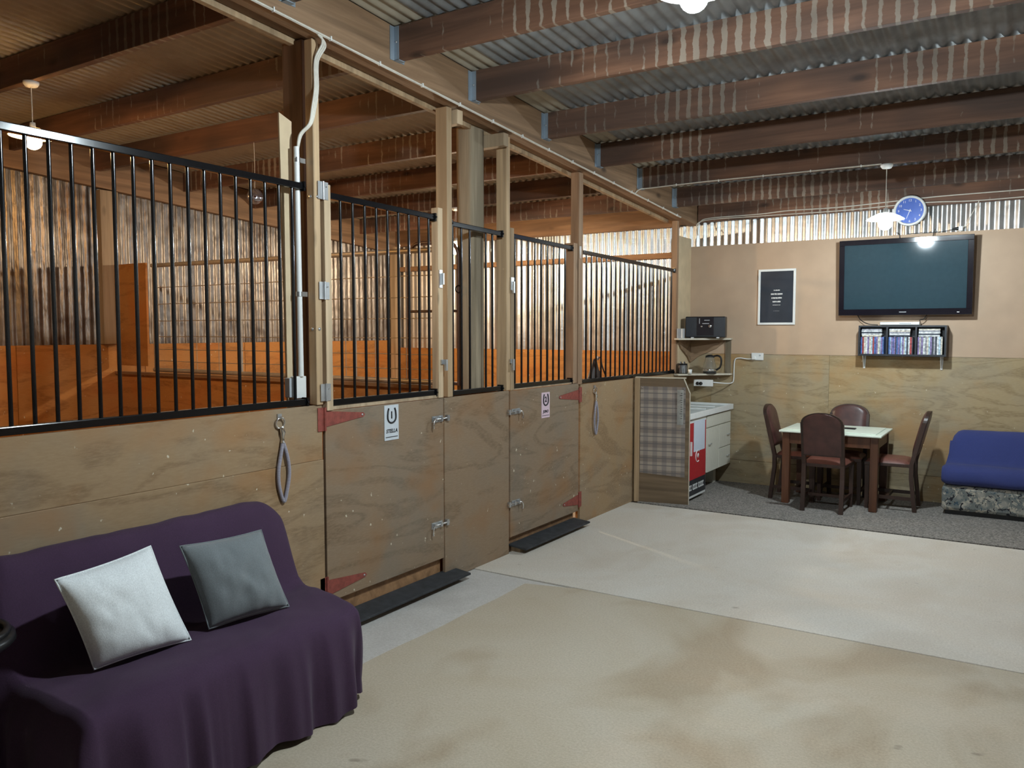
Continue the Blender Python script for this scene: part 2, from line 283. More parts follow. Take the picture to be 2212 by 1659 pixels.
# ------------------------------------------------------------------ geometry helpers
class G:
    def __init__(s): s.v = []; s.f = []; s.sm = []
    def add(s, vs, fs, smooth=False):
        o = len(s.v); s.v += [tuple(p) for p in vs]; s.f += [tuple(i+o for i in f) for f in fs]; s.sm += [smooth]*len(fs); return s
    def box(s, x0, x1, y0, y1, z0, z1):
        return s.add([(x, y, z) for z in (z0, z1) for y in (y0, y1) for x in (x0, x1)], [(0,2,3,1),(4,5,7,6),(0,1,5,4),(2,6,7,3),(0,4,6,2),(1,3,7,5)])
    def hexa(s, bottom, top):
        return s.add(list(bottom)+list(top), [(3,2,1,0),(4,5,6,7),(0,1,5,4),(1,2,6,5),(2,3,7,6),(3,0,4,7)])
    def tube(s, pts, r, n=8, closed=False, caps=True):
        pts = [Vector(p) for p in pts]; m = len(pts); rs = r if isinstance(r, (list, tuple)) else [r]*m
        up = None; rings = []
        for i, p in enumerate(pts):
            if closed: t = pts[(i+1) % m]-pts[i-1]
            else: t = pts[min(i+1, m-1)]-pts[max(i-1, 0)]
            if t.length < 1e-9: t = Vector((0,0,1))
            t.normalize()
            if up is None:
                up = Vector((0,0,1)) if abs(t.z) < 0.9 else Vector((1,0,0))
            a = t.cross(up)
            if a.length < 1e-6: a = t.orthogonal()
            a.normalize(); b2 = a.cross(t).normalized(); up = b2
            rings.append([p+(a*math.cos(2*PI*k/n)+b2*math.sin(2*PI*k/n))*rs[i] for k in range(n)])
        vs = [q for r_ in rings for q in r_]; fs = []
        for i in range(m if closed else m-1):
            j = (i+1) % m
            for k in range(n): fs.append((i*n+k, j*n+k, j*n+(k+1) % n, i*n+(k+1) % n))
        s.add(vs, fs, True)
        if caps and not closed:
            s.add(rings[0], [tuple(range(n))]); s.add(rings[-1], [tuple(reversed(range(n)))])
        return s
    def lathe(s, prof, c=(0,0,0), n=24, axis='z', smooth=True):
        vs = []
        for r, h in prof:
            for k in range(n):
                a = 2*PI*k/n; x, y = r*math.cos(a), r*math.sin(a)
                vs.append({'z': (c[0]+x, c[1]+y, c[2]+h), 'y': (c[0]+x, c[1]+h, c[2]+y), 'x': (c[0]+h, c[1]+x, c[2]+y)}[axis])
        fs = []
        for i in range(len(prof)-1):
            for k in range(n): fs.append((i*n+k, i*n+(k+1) % n, (i+1)*n+(k+1) % n, (i+1)*n+k))
        s.add(vs, fs, smooth)
        return s
    def prism(s, poly, axis, d0, d1):
        """poly: 2-D outline; axis 'x': (y,z), 'y': (x,z), 'z': (x,y)"""
        def P(p, d): return {'x': (d, p[0], p[1]), 'y': (p[0], d, p[1]), 'z': (p[0], p[1], d)}[axis]
        n = len(poly); s.add([P(p, d0) for p in poly]+[P(p, d1) for p in poly], [tuple(range(n)), tuple(reversed(range(n, 2*n)))]+[(i, i+n, (i+1) % n+n, (i+1) % n) for i in range(n)])
        return s
    def grid(s, fn, nu, nv, smooth=True):
        s.add([fn(i/nu, j/nv) for j in range(nv+1) for i in range(nu+1)], [(j*(nu+1)+i, j*(nu+1)+i+1, (j+1)*(nu+1)+i+1, (j+1)*(nu+1)+i) for j in range(nv) for i in range(nu)], smooth)
        return s
    def mesh(s, name):
        me = bpy.data.meshes.new(name); me.from_pydata(s.v, [], s.f)
        for p, q in zip(me.polygons, s.sm): p.use_smooth = q
        bm = bmesh.new(); bm.from_mesh(me); bmesh.ops.recalc_face_normals(bm, faces=bm.faces); bm.to_mesh(me); bm.free()
        me.update(); return me
def obj(name, g, mat, parent=None, bevel=0.0, label=None, kind=None):
    me = g.mesh(name) if isinstance(g, G) else g
    o = bpy.data.objects.new(name, me); COL.objects.link(o)
    if mat is not None and not me.materials: me.materials.append(mat)
    if parent is not None: o.parent = parent
    if bevel:
        md = o.modifiers.new('bevel', 'BEVEL'); md.width = bevel; md.segments = 2; md.limit_method = 'ANGLE'; md.angle_limit = math.radians(50)
    if label: o['label'] = label
    if kind: o['kind'] = kind
    return o
def thing(name, label, cat, loc=(0,0,0), rz=0.0, group=None):
    o = bpy.data.objects.new(name, None); COL.objects.link(o); o.empty_display_size = 0.1
    o.location = loc; o.rotation_euler = (0, 0, rz); o['label'] = label; o['category'] = cat
    if group: o['group'] = group
    return o
def tag(o, label, cat, group=None):
    o['label'] = label; o['category'] = cat
    if group: o['group'] = group
    return o
def struct(o, label=None, cat=None):
    o['kind'] = 'structure'
    if label: o['label'] = label
    if cat: o['category'] = cat
    return o
def copy_tree(o, parent=None):
    c = o.copy(); COL.objects.link(c); c.parent = parent
    for ch in list(o.children): copy_tree(ch, c)
    return c
def smooth_path(pts, sub=6, closed=False):
    pts = [Vector(p) for p in pts]; n = len(pts); out = []
    for i in range(n if closed else n-1):
        if closed: p0, p1, p2, p3 = pts[i-1], pts[i], pts[(i+1) % n], pts[(i+2) % n]
        else: p0, p1, p2, p3 = pts[max(i-1,0)], pts[i], pts[i+1], pts[min(i+2,n-1)]
        for k in range(sub):
            t = k/sub; out.append(0.5*((2*p1)+(p2-p0)*t+(2*p0-5*p1+4*p2-p3)*t*t+(3*p1-p0-3*p2+p3)*t**3))
    if not closed: out.append(pts[-1])
    return out
def text_mesh(txt, size, align='CENTER', extrude=0.0006, shear=0.0, bold=0.0):
    cu = bpy.data.curves.new('lettering', 'FONT'); cu.body = txt; cu.size = size; cu.align_x = align; cu.align_y = 'CENTER'; cu.extrude = extrude; cu.shear = shear; cu.resolution_u = 3; cu.offset = bold
    o = bpy.data.objects.new('lettering', cu); COL.objects.link(o)
    dg = bpy.context.evaluated_depsgraph_get(); me = bpy.data.meshes.new_from_object(o.evaluated_get(dg))
    bpy.data.objects.remove(o); return me
def lettering(txt, size, mat, parent, loc, facing, shear=0.0, name='lettering', xs=1.0, bold=0.0):
    """facing '+x' reads along +y, '-y' reads along +x"""
    me = text_mesh(txt, size, shear=shear, bold=bold); o = obj(name, me, mat, parent); o.location = loc
    o.rotation_euler = (PI/2, 0, PI/2) if facing == '+x' else (PI/2, 0, 0); o.scale = (xs, 1, 1)
    return o

W = -3.14; YB = 8.55; XL = -7.33; XR = 3.4; YF = -3.6
def roof_z(y): return 3.305-0.066*(y-3.575)

# ------------------------------------------------------------------ floor
fl = struct(obj('floor', G().box(XL-0.1, XR+0.1, YF-0.1, YB+0.1, -0.12, -0.02), con_dark))
def slab(x0, x1, y0, y1, m, top=0.0):
    return obj('slab', G().box(x0, x1, y0, y1, -0.02, top), m, fl, bevel=0.003)
def ragged_slab(poly, m, top=0.0):
    return obj('slab', G().prism(poly, 'z', -0.02, top), m, fl)
rag = []
for i in range(46):                                          # the near slab ends in a worn, uneven edge beside the channel
    y = -3.6+i*(4.36+3.6)/45; rag.append((-2.675+0.028*noise.noise((y*2.3, 1.7, 0))+0.012*noise.noise((y*9, 4.1, 0)), y))
ragged_slab([(XR, -3.6)]+[(XR, 4.445)]+[(-2.35, 4.445)]+list(reversed(rag)), con_near)
ragged_slab([(W-0.02, -3.6), (W-0.02, 4.452)]+[(-2.37, 4.438)]+[(x-0.006, y) for x, y in reversed(rag)], con_strip, -0.004)
slab(W-0.02, XR, 4.458, 7.005, con_far, 0.001)
slab(W-0.02, XR, 7.02, YB, con_far, -0.008)
slab(XL, W-0.03, YF, YB, con_strip, -0.006)
carpet = tag(obj('carpet', G().box(-3.08, XR-0.05, 7.022, 8.52, -0.008, 0.006), carpet_m), 'grey speckled carpet under the dining table along the back wall', 'carpet')

# ------------------------------------------------------------------ corrugated sheets
def corrugated(u0, u1, fn, nv=1, per=0.076, amp=0.0085, seg=8, vs=None):
    n = max(2, int(round((u1-u0)/per*seg)))
    return G().grid(lambda a, b_: fn(u0+(u1-u0)*a, b_, amp*math.sin(2*PI*(u0+(u1-u0)*a)/per)), n, nv)
ceil = struct(obj('ceiling', G().hexa([(XL-0.2, YF-0.2, roof_z(YF-0.2)+0.05), (XR+0.2, YF-0.2, roof_z(YF-0.2)+0.05), (XR+0.2, YB+0.3, roof_z(YB+0.3)+0.05), (XL-0.2, YB+0.3, roof_z(YB+0.3)+0.05)],
        [(XL-0.2, YF-0.2, roof_z(YF-0.2)+0.08), (XR+0.2, YF-0.2, roof_z(YF-0.2)+0.08), (XR+0.2, YB+0.3, roof_z(YB+0.3)+0.08), (XL-0.2, YB+0.3, roof_z(YB+0.3)+0.08)]), roof_m))
u = XL-0.1
while u < XR+0.1:
    u1 = min(u+0.76, XR+0.1)
    obj('roof_sheet', corrugated(u, u1, lambda a, t, d: (a, YF-0.1+(YB+0.15-YF+0.1)*t, roof_z(YF-0.1+(YB+0.15-YF+0.1)*t)+0.012+d), 1), roof_m if u > -3.5 else roof_old, ceil)
    u = u1
PURL = [-3.2, -2.35, -1.5, -0.65, 0.2, 1.06, 1.92, 2.79, 3.60, 4.345, 5.255, 6.115, 6.96, 7.81]
for y in PURL:
    t = roof_z(y)
    for x0, x1 in ((XL+0.02, -3.27), (-3.055, XR-0.02)):
        p = obj('purlin', G().box(x0, x1, y-0.0235, y+0.0235, t-0.185, t), purlin_m, ceil, bevel=0.003)
        if x0 > -4:
            h = G().box(-3.058, -3.022, y-0.027, y-0.0238, t-0.188, t-0.004).box(-3.058, -3.022, y+0.0238, y+0.027, t-0.188, t-0.004).box(-3.058, -3.022, y-0.027, y+0.027, t-0.190, t-0.1855).box(-3.0585, -3.055, y-0.06, y+0.06, t-0.188, t-0.004)
            obj('joist_hanger', h, hanger_m, p)
            obj('nail', G().lathe([(0.0001, -0.004), (0.006, -0.004), (0.006, 0), (0.0001, 0)], (-3.04, y-0.027, t-0.09), 8, 'y'), steel, p)
def sloped(x0, x1, y0, y1, top, bot):
    return G().hexa([(x0, y0, roof_z(y0)-bot), (x1, y0, roof_z(y0)-bot), (x1, y1, roof_z(y1)-bot), (x0, y1, roof_z(y1)-bot)], [(x0, y0, roof_z(y0)-top), (x1, y0, roof_z(y0)-top), (x1, y1, roof_z(y1)-top), (x0, y1, roof_z(y1)-top)])
obj('rafter', sloped(-3.165, -3.06, YF, YB-0.03, 0.0, 0.245), timber_y, ceil, bevel=0.004)
obj('rafter', sloped(-3.265, -3.168, YF, YB-0.03, 0.0, 0.225), timber_y, ceil, bevel=0.004)
obj('batten', sloped(-3.305, -3.268, 2.2, 8.2, 0.20, 0.255), timber_v, ceil, bevel=0.003)
obj('rafter', sloped(XL+0.012, XL+0.075, YF, YB-0.02, 0.0, 0.33), timber_y, ceil, bevel=0.004)

# ------------------------------------------------------------------ outer walls
wb = struct(obj('wall_back', G().box(XL-0.1, XR+0.1, YB+0.05, YB+0.09, -0.02, 3.05), con_dark))
u = XL
while u < XR:
    u1 = min(u+0.76, XR)
    obj('iron_sheet', corrugated(u, u1, lambda a, t, d: (a, YB+0.02-d, 0.0+2.98*t)), wall_iron, wb); u = u1
for x0, x1 in ((-3.165, -2.892), (-2.89, -1.6915), (-1.69, 0.709), (0.711, XR)):
    obj('plywood_sheet', G().box(x0, x1, YB-0.03, YB-0.006, 0.25, 1.368), ply_back, wb, bevel=0.001)
for x0, x1 in ((-3.165, 0.709), (0.711, XR)):
    obj('lining_sheet', G().box(x0, x1, YB-0.028, YB-0.006, 1.370, 2.515), lining, wb)
struct(obj('baseboard_back', G().box(-3.165, XR, YB-0.036, YB-0.006, 0.0, 0.247), ply_back, bevel=0.003))
u = XL+0.02
while u < -3.4:
    u1 = min(u+1.2, -3.2); obj('plywood_sheet', G().box(u, u1-0.004, YB-0.03, YB-0.006, 0.0, 1.385), ply_stall, wb, bevel=0.002); u = u1
obj('girt', G().box(XL+0.02, -3.2, YB-0.055, YB-0.006, 2.405, 2.465), timber_x, wb, bevel=0.003)
obj('wall_plate', G().box(XL+0.02, -3.27, YB-0.075, YB-0.012, 2.735, 2.985), timber_x, wb, bevel=0.004)
obj('wall_plate', G().box(-3.05, XR, YB-0.075, YB-0.012, 2.765, 2.985), purlin_m, wb, bevel=0.004)
obj('corner_post', G().box(XL+0.02, XL+0.11, YB-0.13, YB-0.032, 0.0, 2.735), timber_v, wb, bevel=0.004)

wl = struct(obj('wall_left', G().box(XL-0.09, XL-0.05, YF-0.1, YB+0.1, -0.02, 3.75), con_dark))
u = YF
while u < YB:
    u1 = min(u+0.76, YB)
    obj('iron_sheet', corrugated(u, u1, lambda a, t, d: (XL-0.02+d+0.006*noise.noise((a*1.2, t*2, 3)), a, (roof_z(a)-0.01)*t), 6), wall_iron_old, wl); u = u1
u = YF
while u < YB-0.2:
    u1 = min(u+1.2, YB-0.14); obj('plywood_sheet', G().box(XL-0.006, XL+0.018, u, u1-0.004, 0.0, 1.485), ply_stall, wl, bevel=0.002); u = u1
for y in (-3.3, -0.4, 2.1, 4.36):
    obj('post', G().box(XL-0.004, XL+0.07, y, y+0.175, 1.487, roof_z(y+0.17)-0.335), timber_v2, wl, bevel=0.004)

wr = struct(obj('wall_right', G().box(XR+0.03, XR+0.07, YF-0.1, YB+0.1, -0.02, 3.75), con_dark))
u = YF
while u < YB:
    u1 = min(u+0.76, YB)
    obj('iron_sheet', corrugated(u, u1, lambda a, t, d: (XR+0.02+d, a, (roof_z(a)-0.01)*t)), wall_iron, wr); u = u1
obj('plywood_sheet', G().box(XR-0.02, XR+0.004, YF, 7.0, 0, 1.2), ply_hall, wr)
wf = struct(obj('wall_front', G().box(XL-0.1, XR+0.1, YF-0.09, YF-0.05, -0.02, 3.75), con_dark))
u = XL
while u < XR:
    u1 = min(u+0.76, XR)
    obj('iron_sheet', corrugated(u, u1, lambda a, t, d: (a, YF-0.02+d, 3.74*t)), wall_iron, wf); u = u1
for z in (0.15, 0.95, 1.75, 2.55, 3.3): obj('girt', G().box(XL+0.1, XR-0.05, YF, YF+0.045, z, z+0.14), timber_v2, wf)
for x in (-2.7, -0.3, 2.0): obj('post', G().box(x, x+0.15, YF+0.046, YF+0.14, 0, 3.6), timber_v2, wf)

# ------------------------------------------------------------------ stall front: posts, sheets
wm = struct(obj('wall_middle', G().box(W-0.045, W-0.025, 5.99, 8.50, 0.0, 1.175), ply_stall))
def sheet(y0, y1, z0, z1, m=ply_hall): return obj('plywood_sheet', G().box(W-0.022, W, y0, y1, z0, z1), m, wm, bevel=0.0025)
sheet(YF, 0.62, 0.0, 1.222); sheet(0.625, 3.068, 0.933, 1.222); obj('plywood_sheet', G().box(W-0.022, W+0.005, 0.625, 3.068, 0.0, 0.9325), ply_hall, wm, bevel=0.0025)
sheet(4.128, 4.888, 0.0, 1.185, ply_door); sheet(5.985, 7.045, 0.0, 1.168); sheet(7.05, 8.50, 0.0, 1.165)
for y0, y1 in ((YF, 3.068), (4.128, 4.888)):
    obj('plywood_backing', G().box(W-0.115, W-0.095, y0, y1, 0.0, 1.185), ply_stall, wm)
def post(x0, x1, y0, y1, z0, z1, m=timber_v): return obj('post', G().box(x0, x1, y0, y1, z0, z1), m, wm, bevel=0.004)
def under(y): return roof_z(y)-0.247
p = post(-3.182, W+0.012, 3.022, 3.066, 1.224, under(3.06)-0.002)
for z in (1.62, 2.30):
    obj('bolt_head', G().lathe([(0.0001, 0.004), (0.008, 0.004), (0.009, 0.0), (0.0001, 0.0)], (W+0.012, 3.045, z), 8, 'x'), steel, p); obj('bolt_head', G().lathe([(0.0001, -0.004), (0.008, -0.004), (0.009, 0.0), (0.0001, 0.0)], (-3.155, 3.022, z), 8, 'y'), steel, p)
post(-3.36, -3.215, 3.035, 3.13, 0.0, under(3.13)+0.018, timber_dark)
post(-3.228, W+0.002, 4.166, 4.218, 1.187, under(4.2)-0.003)
post(-3.226, W+0.002, 4.855, 4.901, 1.187, under(4.9)-0.003)
post(-3.212, W+0.004, 5.935, 6.008, 1.17, under(6.0)-0.003, timber_mid)
post(-3.197, W+0.004, 8.112, 8.16, 1.17, under(8.2)-0.003, timber_mid)
obj('plywood_sheet', G().box(W-0.022, W+0.006, 8.165, 8.5215, 1.17, 2.60), ply_pale, wm, bevel=0.003)
for y, x0, x1 in ((4.225, -3.23, -3.10), (4.76, -3.40, -3.10)):
    obj('block', G().box(x0, x1, y, y+0.06, under(y)-0.10, under(y)-0.012), timber_v2, wm, bevel=0.003)
g = G(); pr = []
ring = lambda z: [(-3.325+0.082*(1+0.10*noise.noise((math.cos(2*PI*k/16)*1.3, math.sin(2*PI*k/16)*1.3, z*0.7)))*max(-0.86, min(0.86, math.cos(2*PI*k/16)*1.15)), 4.68+0.085*max(-0.86, min(0.86, math.sin(2*PI*k/16)*1.15)), z) for k in range(16)]
g.add([p for i in range(13) for p in ring(i*(under(4.68)+0.015)/12)], [(i*16+k, i*16+(k+1) % 16, (i+1)*16+(k+1) % 16, (i+1)*16+k) for i in range(12) for k in range(16)], True)
obj('pole', g, pole_m, wm)
obj('sill', G().box(-3.215, -3.175, 3.09, 4.12, -0.006, 0.148), timber_x, wm, bevel=0.003); obj('sill', G().box(-3.215, -3.175, 4.91, 5.93, -0.006, 0.108), timber_x, wm, bevel=0.003)

# ------------------------------------------------------------------ bar grilles
GX = W-0.03
def grille_parts(parent, y0, y1, zt, zb, ys, zt1=None, zb1=None):
    zt1 = zt if zt1 is None else zt1; zb1 = zb if zb1 is None else zb1
    f = lambda a, b_, y: a+(b_-a)*(y-y0)/(y1-y0)
    r = 0.0165
    for nm, a, b_ in (('top_rail', zt, zt1), ('bottom_rail', zb, zb1)):
        obj(nm, G().hexa([(GX-r, y0, a-r), (GX+r, y0, a-r), (GX+r, y1, b_-r), (GX-r, y1, b_-r)], [(GX-r, y0, a+r), (GX+r, y0, a+r), (GX+r, y1, b_+r), (GX-r, y1, b_+r)]), black_metal, parent, bevel=0.004)
    bar = None
    for y in ys:
        a, b_ = f(zb, zb1, y)+r, f(zt, zt1, y)-r
        if bar is None:
            me = G().tube([(0,0,0), (0,0,1)], 0.0082, 10).mesh('bar')
            bar = me
        o = obj('bar', bar, black_metal, parent); o.location = (GX, y, a); o.scale = (1, 1, b_-a)
    for y, s in ((y0, 1), (y1, -1)):
        for z in (f(zt, zt1, y), f(zb, zb1, y)):
            o = obj('bracket', G().box(GX-0.022, GX+0.024, y, y+s*0.012, z-0.024, z+0.024).lathe([(0.0001, 0.03), (0.006, 0.03), (0.006, 0.024), (0.0001, 0.024)], (GX, y+s*0.006, z), 8, 'x'), black_metal, parent)
t = thing('bar_grille', 'long black barred grille above the purple sofa, beside the white conduit', 'grille', (0,0,0))
grille_parts(t, 0.63, 2.983, 2.352, 1.243, [0.757+0.0862*i for i in range(26)], 2.345, 1.243)
t = thing('bar_grille', 'narrow black barred grille between the two stall doors', 'grille')
grille_parts(t, 4.224, 4.828, 2.296, 1.208, [4.262, 4.358, 4.452, 4.64, 4.722], 2.288, 1.206)
t = thing('bar_grille', 'black barred grille beside the corner shelves, nearest the back wall', 'grille')
grille_parts(t, 6.02, 8.098, 2.262, 1.190, [6.04+0.0955*i for i in range(22)], 2.238, 1.184)

# ------------------------------------------------------------------ stall doors
def strap_hinge(parent, y, z, s, L_=0.30):
    g = G().prism([(y+s*0.012, z+0.042), (y+s*L_, z+0.012), (y+s*(L_+0.012), z), (y+s*L_, z-0.012), (y+s*0.012, z-0.042)], 'x', W+0.001, W+0.005)
    g.prism([(y-s*0.045, z+0.062), (y-s*0.004, z+0.062), (y-s*0.004, z-0.062), (y-s*0.045, z-0.062)], 'x', W+0.001, W+0.005)
    g.tube([(W+0.006, y+s*0.004, z-0.062), (W+0.006, y+s*0.004, z+0.062)], 0.008, 8)
    h = obj('strap_hinge', g, red_hinge, parent, label='red painted strap hinge')
    obj('screw', G().lathe([(0.0001, 0.008), (0.006, 0.008), (0.007, 0.005), (0.0001, 0.005)], (W, y+s*(L_-0.01), z), 8, 'x'), steel, h)
def slide_bolt(parent, y, z, s):
    g = G().box(W+0.001, W+0.005, y-0.055, y+0.055, z-0.02, z+0.02)
    for k in (-0.03, 0.03): g.box(W+0.005, W+0.022, y+k-0.009, y+k+0.009, z-0.014, z+0.014)
    b_ = obj('slide_bolt', g, steel, parent, label='galvanised slide bolt')
    obj('bolt_rod', G().tube([(W+0.013, y-s*0.02, z), (W+0.013, y+s*0.115, z)], 0.0065, 8).tube(smooth_path([(W+0.013, y-s*0.02, z), (W+0.024, y-s*0.055, z-0.004), (W+0.026, y-s*0.066, z-0.03), (W+0.024, y-s*0.062, z-0.055)], 4), 0.006, 8), chrome, b_)
    obj('keeper', G().box(W+0.001, W+0.02, y+s*0.085, y+s*0.108, z-0.018, z+0.018), steel, b_)
def butt_hinge(parent, y, z, dark=False):
    o = obj('butt_hinge', G().box(W+0.018, W+0.021, y-0.036, y-0.004, z-0.045, z+0.045).box(W+0.018, W+0.021, y+0.004, y+0.036, z-0.045, z+0.045).tube([(W+0.023, y, z-0.047), (W+0.023, y, z+0.047)], 0.006, 8), steel, parent)
    obj('screw', G().lathe([(0.0001, 0.024), (0.004, 0.024), (0.004, 0.021), (0.0001, 0.021)], (W, y+0.02, z+0.02), 8, 'x'), chrome, o)
d1 = struct(obj('door_1', G().box(W-0.020, W+0.001, 3.088, 4.116, 0.155, 1.186), ply_door, bevel=0.003), 'plywood stall door with white number one card', 'door')
obj('stile', G().box(W-0.028, W+0.016, 3.090, 3.136, 1.189, 2.372), timber_v2, d1, bevel=0.003)
obj('stile', G().box(W-0.05, W+0.004, 4.068, 4.115, 1.189, 2.375), timber_v2, d1, bevel=0.003)
obj('ledge', G().box(W-0.06, W-0.008, 3.14, 4.065, 1.189, 1.207), timber_v2, d1)
obj('inner_rail', G().box(W-0.065, W-0.022, 3.09, 4.11, 0.16, 0.26), timber_x, d1)
grille_parts(d1, 3.138, 4.066, 2.325, 1.226, [3.156+0.0955*i for i in range(10)], 2.316, 1.224)
strap_hinge(d1, 3.078, 1.145, 1, 0.30); strap_hinge(d1, 3.078, 0.235, 1, 0.30)
slide_bolt(d1, 4.05, 1.058, 1); slide_bolt(d1, 4.04, 0.385, 1)
for z in (2.335, 1.82, 1.288): butt_hinge(d1, 3.078, z)
obj('latch_plate', G().box(W+0.004, W+0.012, 4.07, 4.10, 1.88, 1.99).box(W+0.012, W+0.03, 4.085, 4.096, 1.90, 1.97), steel, d1)
obj('latch_plate', G().box(W+0.004, W+0.014, 4.085, 4.125, 1.40, 1.43).box(W+0.014, W+0.03, 4.11, 4.128, 1.36, 1.43), steel, d1)
d2 = struct(obj('door_2', G().box(W-0.020, W+0.001, 4.905, 5.952, 0.115, 1.180), ply_door, bevel=0.003), 'plywood stall door with pink number two card', 'door')
obj('stile', G().box(W-0.05, W+0.004, 4.905, 4.952, 1.183, 2.34), timber_v, d2, bevel=0.003)
obj('stile', G().box(W-0.09, W-0.002, 5.86, 5.925, 1.183, 2.32), timber_mid, d2, bevel=0.003)
obj('ledge', G().box(W-0.06, W-0.008, 4.955, 5.858, 1.183, 1.193), timber_v2, d2)
obj('inner_rail', G().box(W-0.065, W-0.022, 4.91, 5.94, 0.12, 0.22), timber_x, d2)
grille_parts(d2, 4.954, 5.858, 2.290, 1.212, [5.012+0.094*i for i in range(9)], 2.278, 1.205)
strap_hinge(d2, 5.958, 1.085, -1, 0.33); strap_hinge(d2, 5.958, 0.21, -1, 0.26)
slide_bolt(d2, 4.975, 1.03, -1); slide_bolt(d2, 4.975, 0.362, -1)
obj('latch_plate', G().box(W+0.004, W+0.012, 4.90, 4.94, 1.90, 1.99).box(W+0.012, W+0.028, 4.91, 4.925, 1.88, 1.96), steel, d2)
obj('latch_plate', G().box(W+0.004, W+0.014, 4.89, 4.94, 1.38, 1.41).box(W+0.014, W+0.03, 4.90, 4.918, 1.33, 1.41), steel, d2)
obj('butt_hinge', G().box(W+0.004, W+0.008, 5.94, 5.975, 2.20, 2.30), chrome, d2)
# number cards
def card(y0, y1, z0, z1, m, num, nm, label):
    t = thing('door_sign', label, 'sign', (W, (y0+y1)/2, (z0+z1)/2))
    hy, hz = (y1-y0)/2, (z1-z0)/2
    obj('card', G().box(0.002, 0.005, -hy, hy, -hz, hz), m, t)
    arc = [(0.0062, -0.026, 0.084), (0.0062, -0.033, 0.066), (0.0062, -0.036, 0.044)]+[(0.0062, -0.036*math.cos(a_), 0.030-0.032*math.sin(a_)) for a_ in [PI*i/12 for i in range(13)]]+[(0.0062, 0.036, 0.044), (0.0062, 0.033, 0.066), (0.0062, 0.026, 0.084)]
    obj('horseshoe', G().tube(arc, 0.0056, 6), ink, t)
    lettering(num, 0.056, ink, t, (0.006, 0, 0.042), '+x', bold=0.0022)
    lettering(nm, 0.031, ink, t, (0.006, 0, -0.050), '+x', shear=0.2, bold=0.0006)
    obj('rule_line', G().box(0.0052, 0.0062, -hy*0.85, hy*0.85, -hz*0.84, -hz*0.80), ink, t)
card(3.552, 3.676, 0.975, 1.180, sign_white, '1', 'STELLA', 'white card with a horseshoe and number one on the nearer stall door')
card(5.342, 5.465, 0.945, 1.140, sign_pink, '2', 'JUNO', 'pink card with a horseshoe and number two on the farther stall door')
# rubber strips on the thresholds
for y0, y1, lb in ((3.09, 4.245, 'black rubber strip on the threshold of the nearer stall door'), (4.93, 5.94, 'black rubber strip on the threshold of the farther stall door')):
    t = thing('threshold_strip', lb, 'threshold', (0,0,0), group='rubber threshold strips')
    obj('rubber_strip', G().hexa([(-3.172, y0, 0.044), (-3.02, y0, 0.030), (-3.02, y1, 0.030), (-3.172, y1, 0.044)], [(-3.172, y0, 0.060), (-3.02, y0, 0.044), (-3.02, y1, 0.044), (-3.172, y1, 0.060)]), rubber, t, bevel=0.003)
    obj('batten', G().hexa([(-3.170, y0+0.03, -0.004), (-3.09, y0+0.03, -0.004), (-3.09, y1-0.06, -0.004), (-3.170, y1-0.06, -0.004)], [(-3.170, y0+0.03, 0.043), (-3.09, y0+0.03, 0.034), (-3.09, y1-0.06, 0.034), (-3.170, y1-0.06, 0.043)]), timber_v2, t)
# tie ropes
def tie_rope(y, z, k, label):
    t = thing('tie_rope', label, 'rope', (W, y, z), group='tie ropes on the stall front')
    obj('ring', G().tube([(0.012+0.004*math.sin(a), 0.027*k*math.cos(a), 0.027*k*math.sin(a)) for a in [2*PI*i/20 for i in range(20)]], 0.0048*k, 8, closed=True), chrome, t)
    obj('ring_plate', G().box(0.0, 0.009, -0.013*k, 0.013*k, 0.018*k, 0.045*k), steel, t)
    obj('swivel_clip', G().tube([(0.014, 0.006, -0.024*k), (0.016, 0.012, -0.05*k), (0.014, 0.012, -0.075*k), (0.014, 0.012, -0.10*k)], [0.012*k, 0.014*k, 0.007*k, 0.012*k], 8), chrome, t)
    lp = smooth_path([(0.014, 0.012, -0.095*k), (0.015, -0.004*k, -0.16*k), (0.017, -0.022*k, -0.24*k), (0.017, -0.018*k, -0.32*k), (0.016, 0.010*k, -0.395*k), (0.017, 0.030*k, -0.345*k), (0.018, 0.046*k, -0.26*k), (0.018, 0.038*k, -0.18*k), (0.015, 0.014*k, -0.098*k)], 5)
    obj('rope_loop', G().tube(lp, 0.0095*k, 8), rope_m, t)
tie_rope(2.773, 1.155, 1.0, 'purple and grey tie rope on a ring above the purple sofa')
tie_rope(6.232, 1.105, 0.95, 'grey tie rope on a ring beside the plaid cloth panel')

# ------------------------------------------------------------------ stall divider with mesh gate
wd = struct(obj('wall_divider', G().box(XL+0.02, -3.44, 4.505, 4.53, -0.006, 1.205), ply_stall))
obj('cap_rail', G().box(XL+0.02, -3.44, 4.48, 4.55, 1.206, 1.23), timber_x, wd)
obj('plywood_sheet', G().box(XL+0.075, -6.77, 4.47, 4.49, 1.29, 2.225), ply_stall, wd)
t = thing('mesh_gate', 'wide wire mesh gate panel above the divider between the stalls', 'gate')
def frame_tube(nm, pts, r=0.019): obj(nm, G().tube(pts, r, 10), tube_m, t)
frame_tube('top_tube', [(-6.74, 4.515, 2.20), (-3.46, 4.515, 2.172)]); frame_tube('bottom_tube', [(-6.74, 4.515, 1.258), (-3.46, 4.515, 1.25)])
for x in (-6.72, -5.55, -4.27, -3.48): frame_tube('upright_tube', [(x, 4.515, 1.25), (x, 4.515, 2.19)], 0.014)
for z in (2.0, 1.85, 1.70, 1.56, 1.445, 1.34): obj('wire', G().tube([(-6.72+3.24*i/12, 4.515, z+0.006*noise.noise((i*1.3, z*7, 2))) for i in range(13)], 0.0034, 5), wire_m, t)
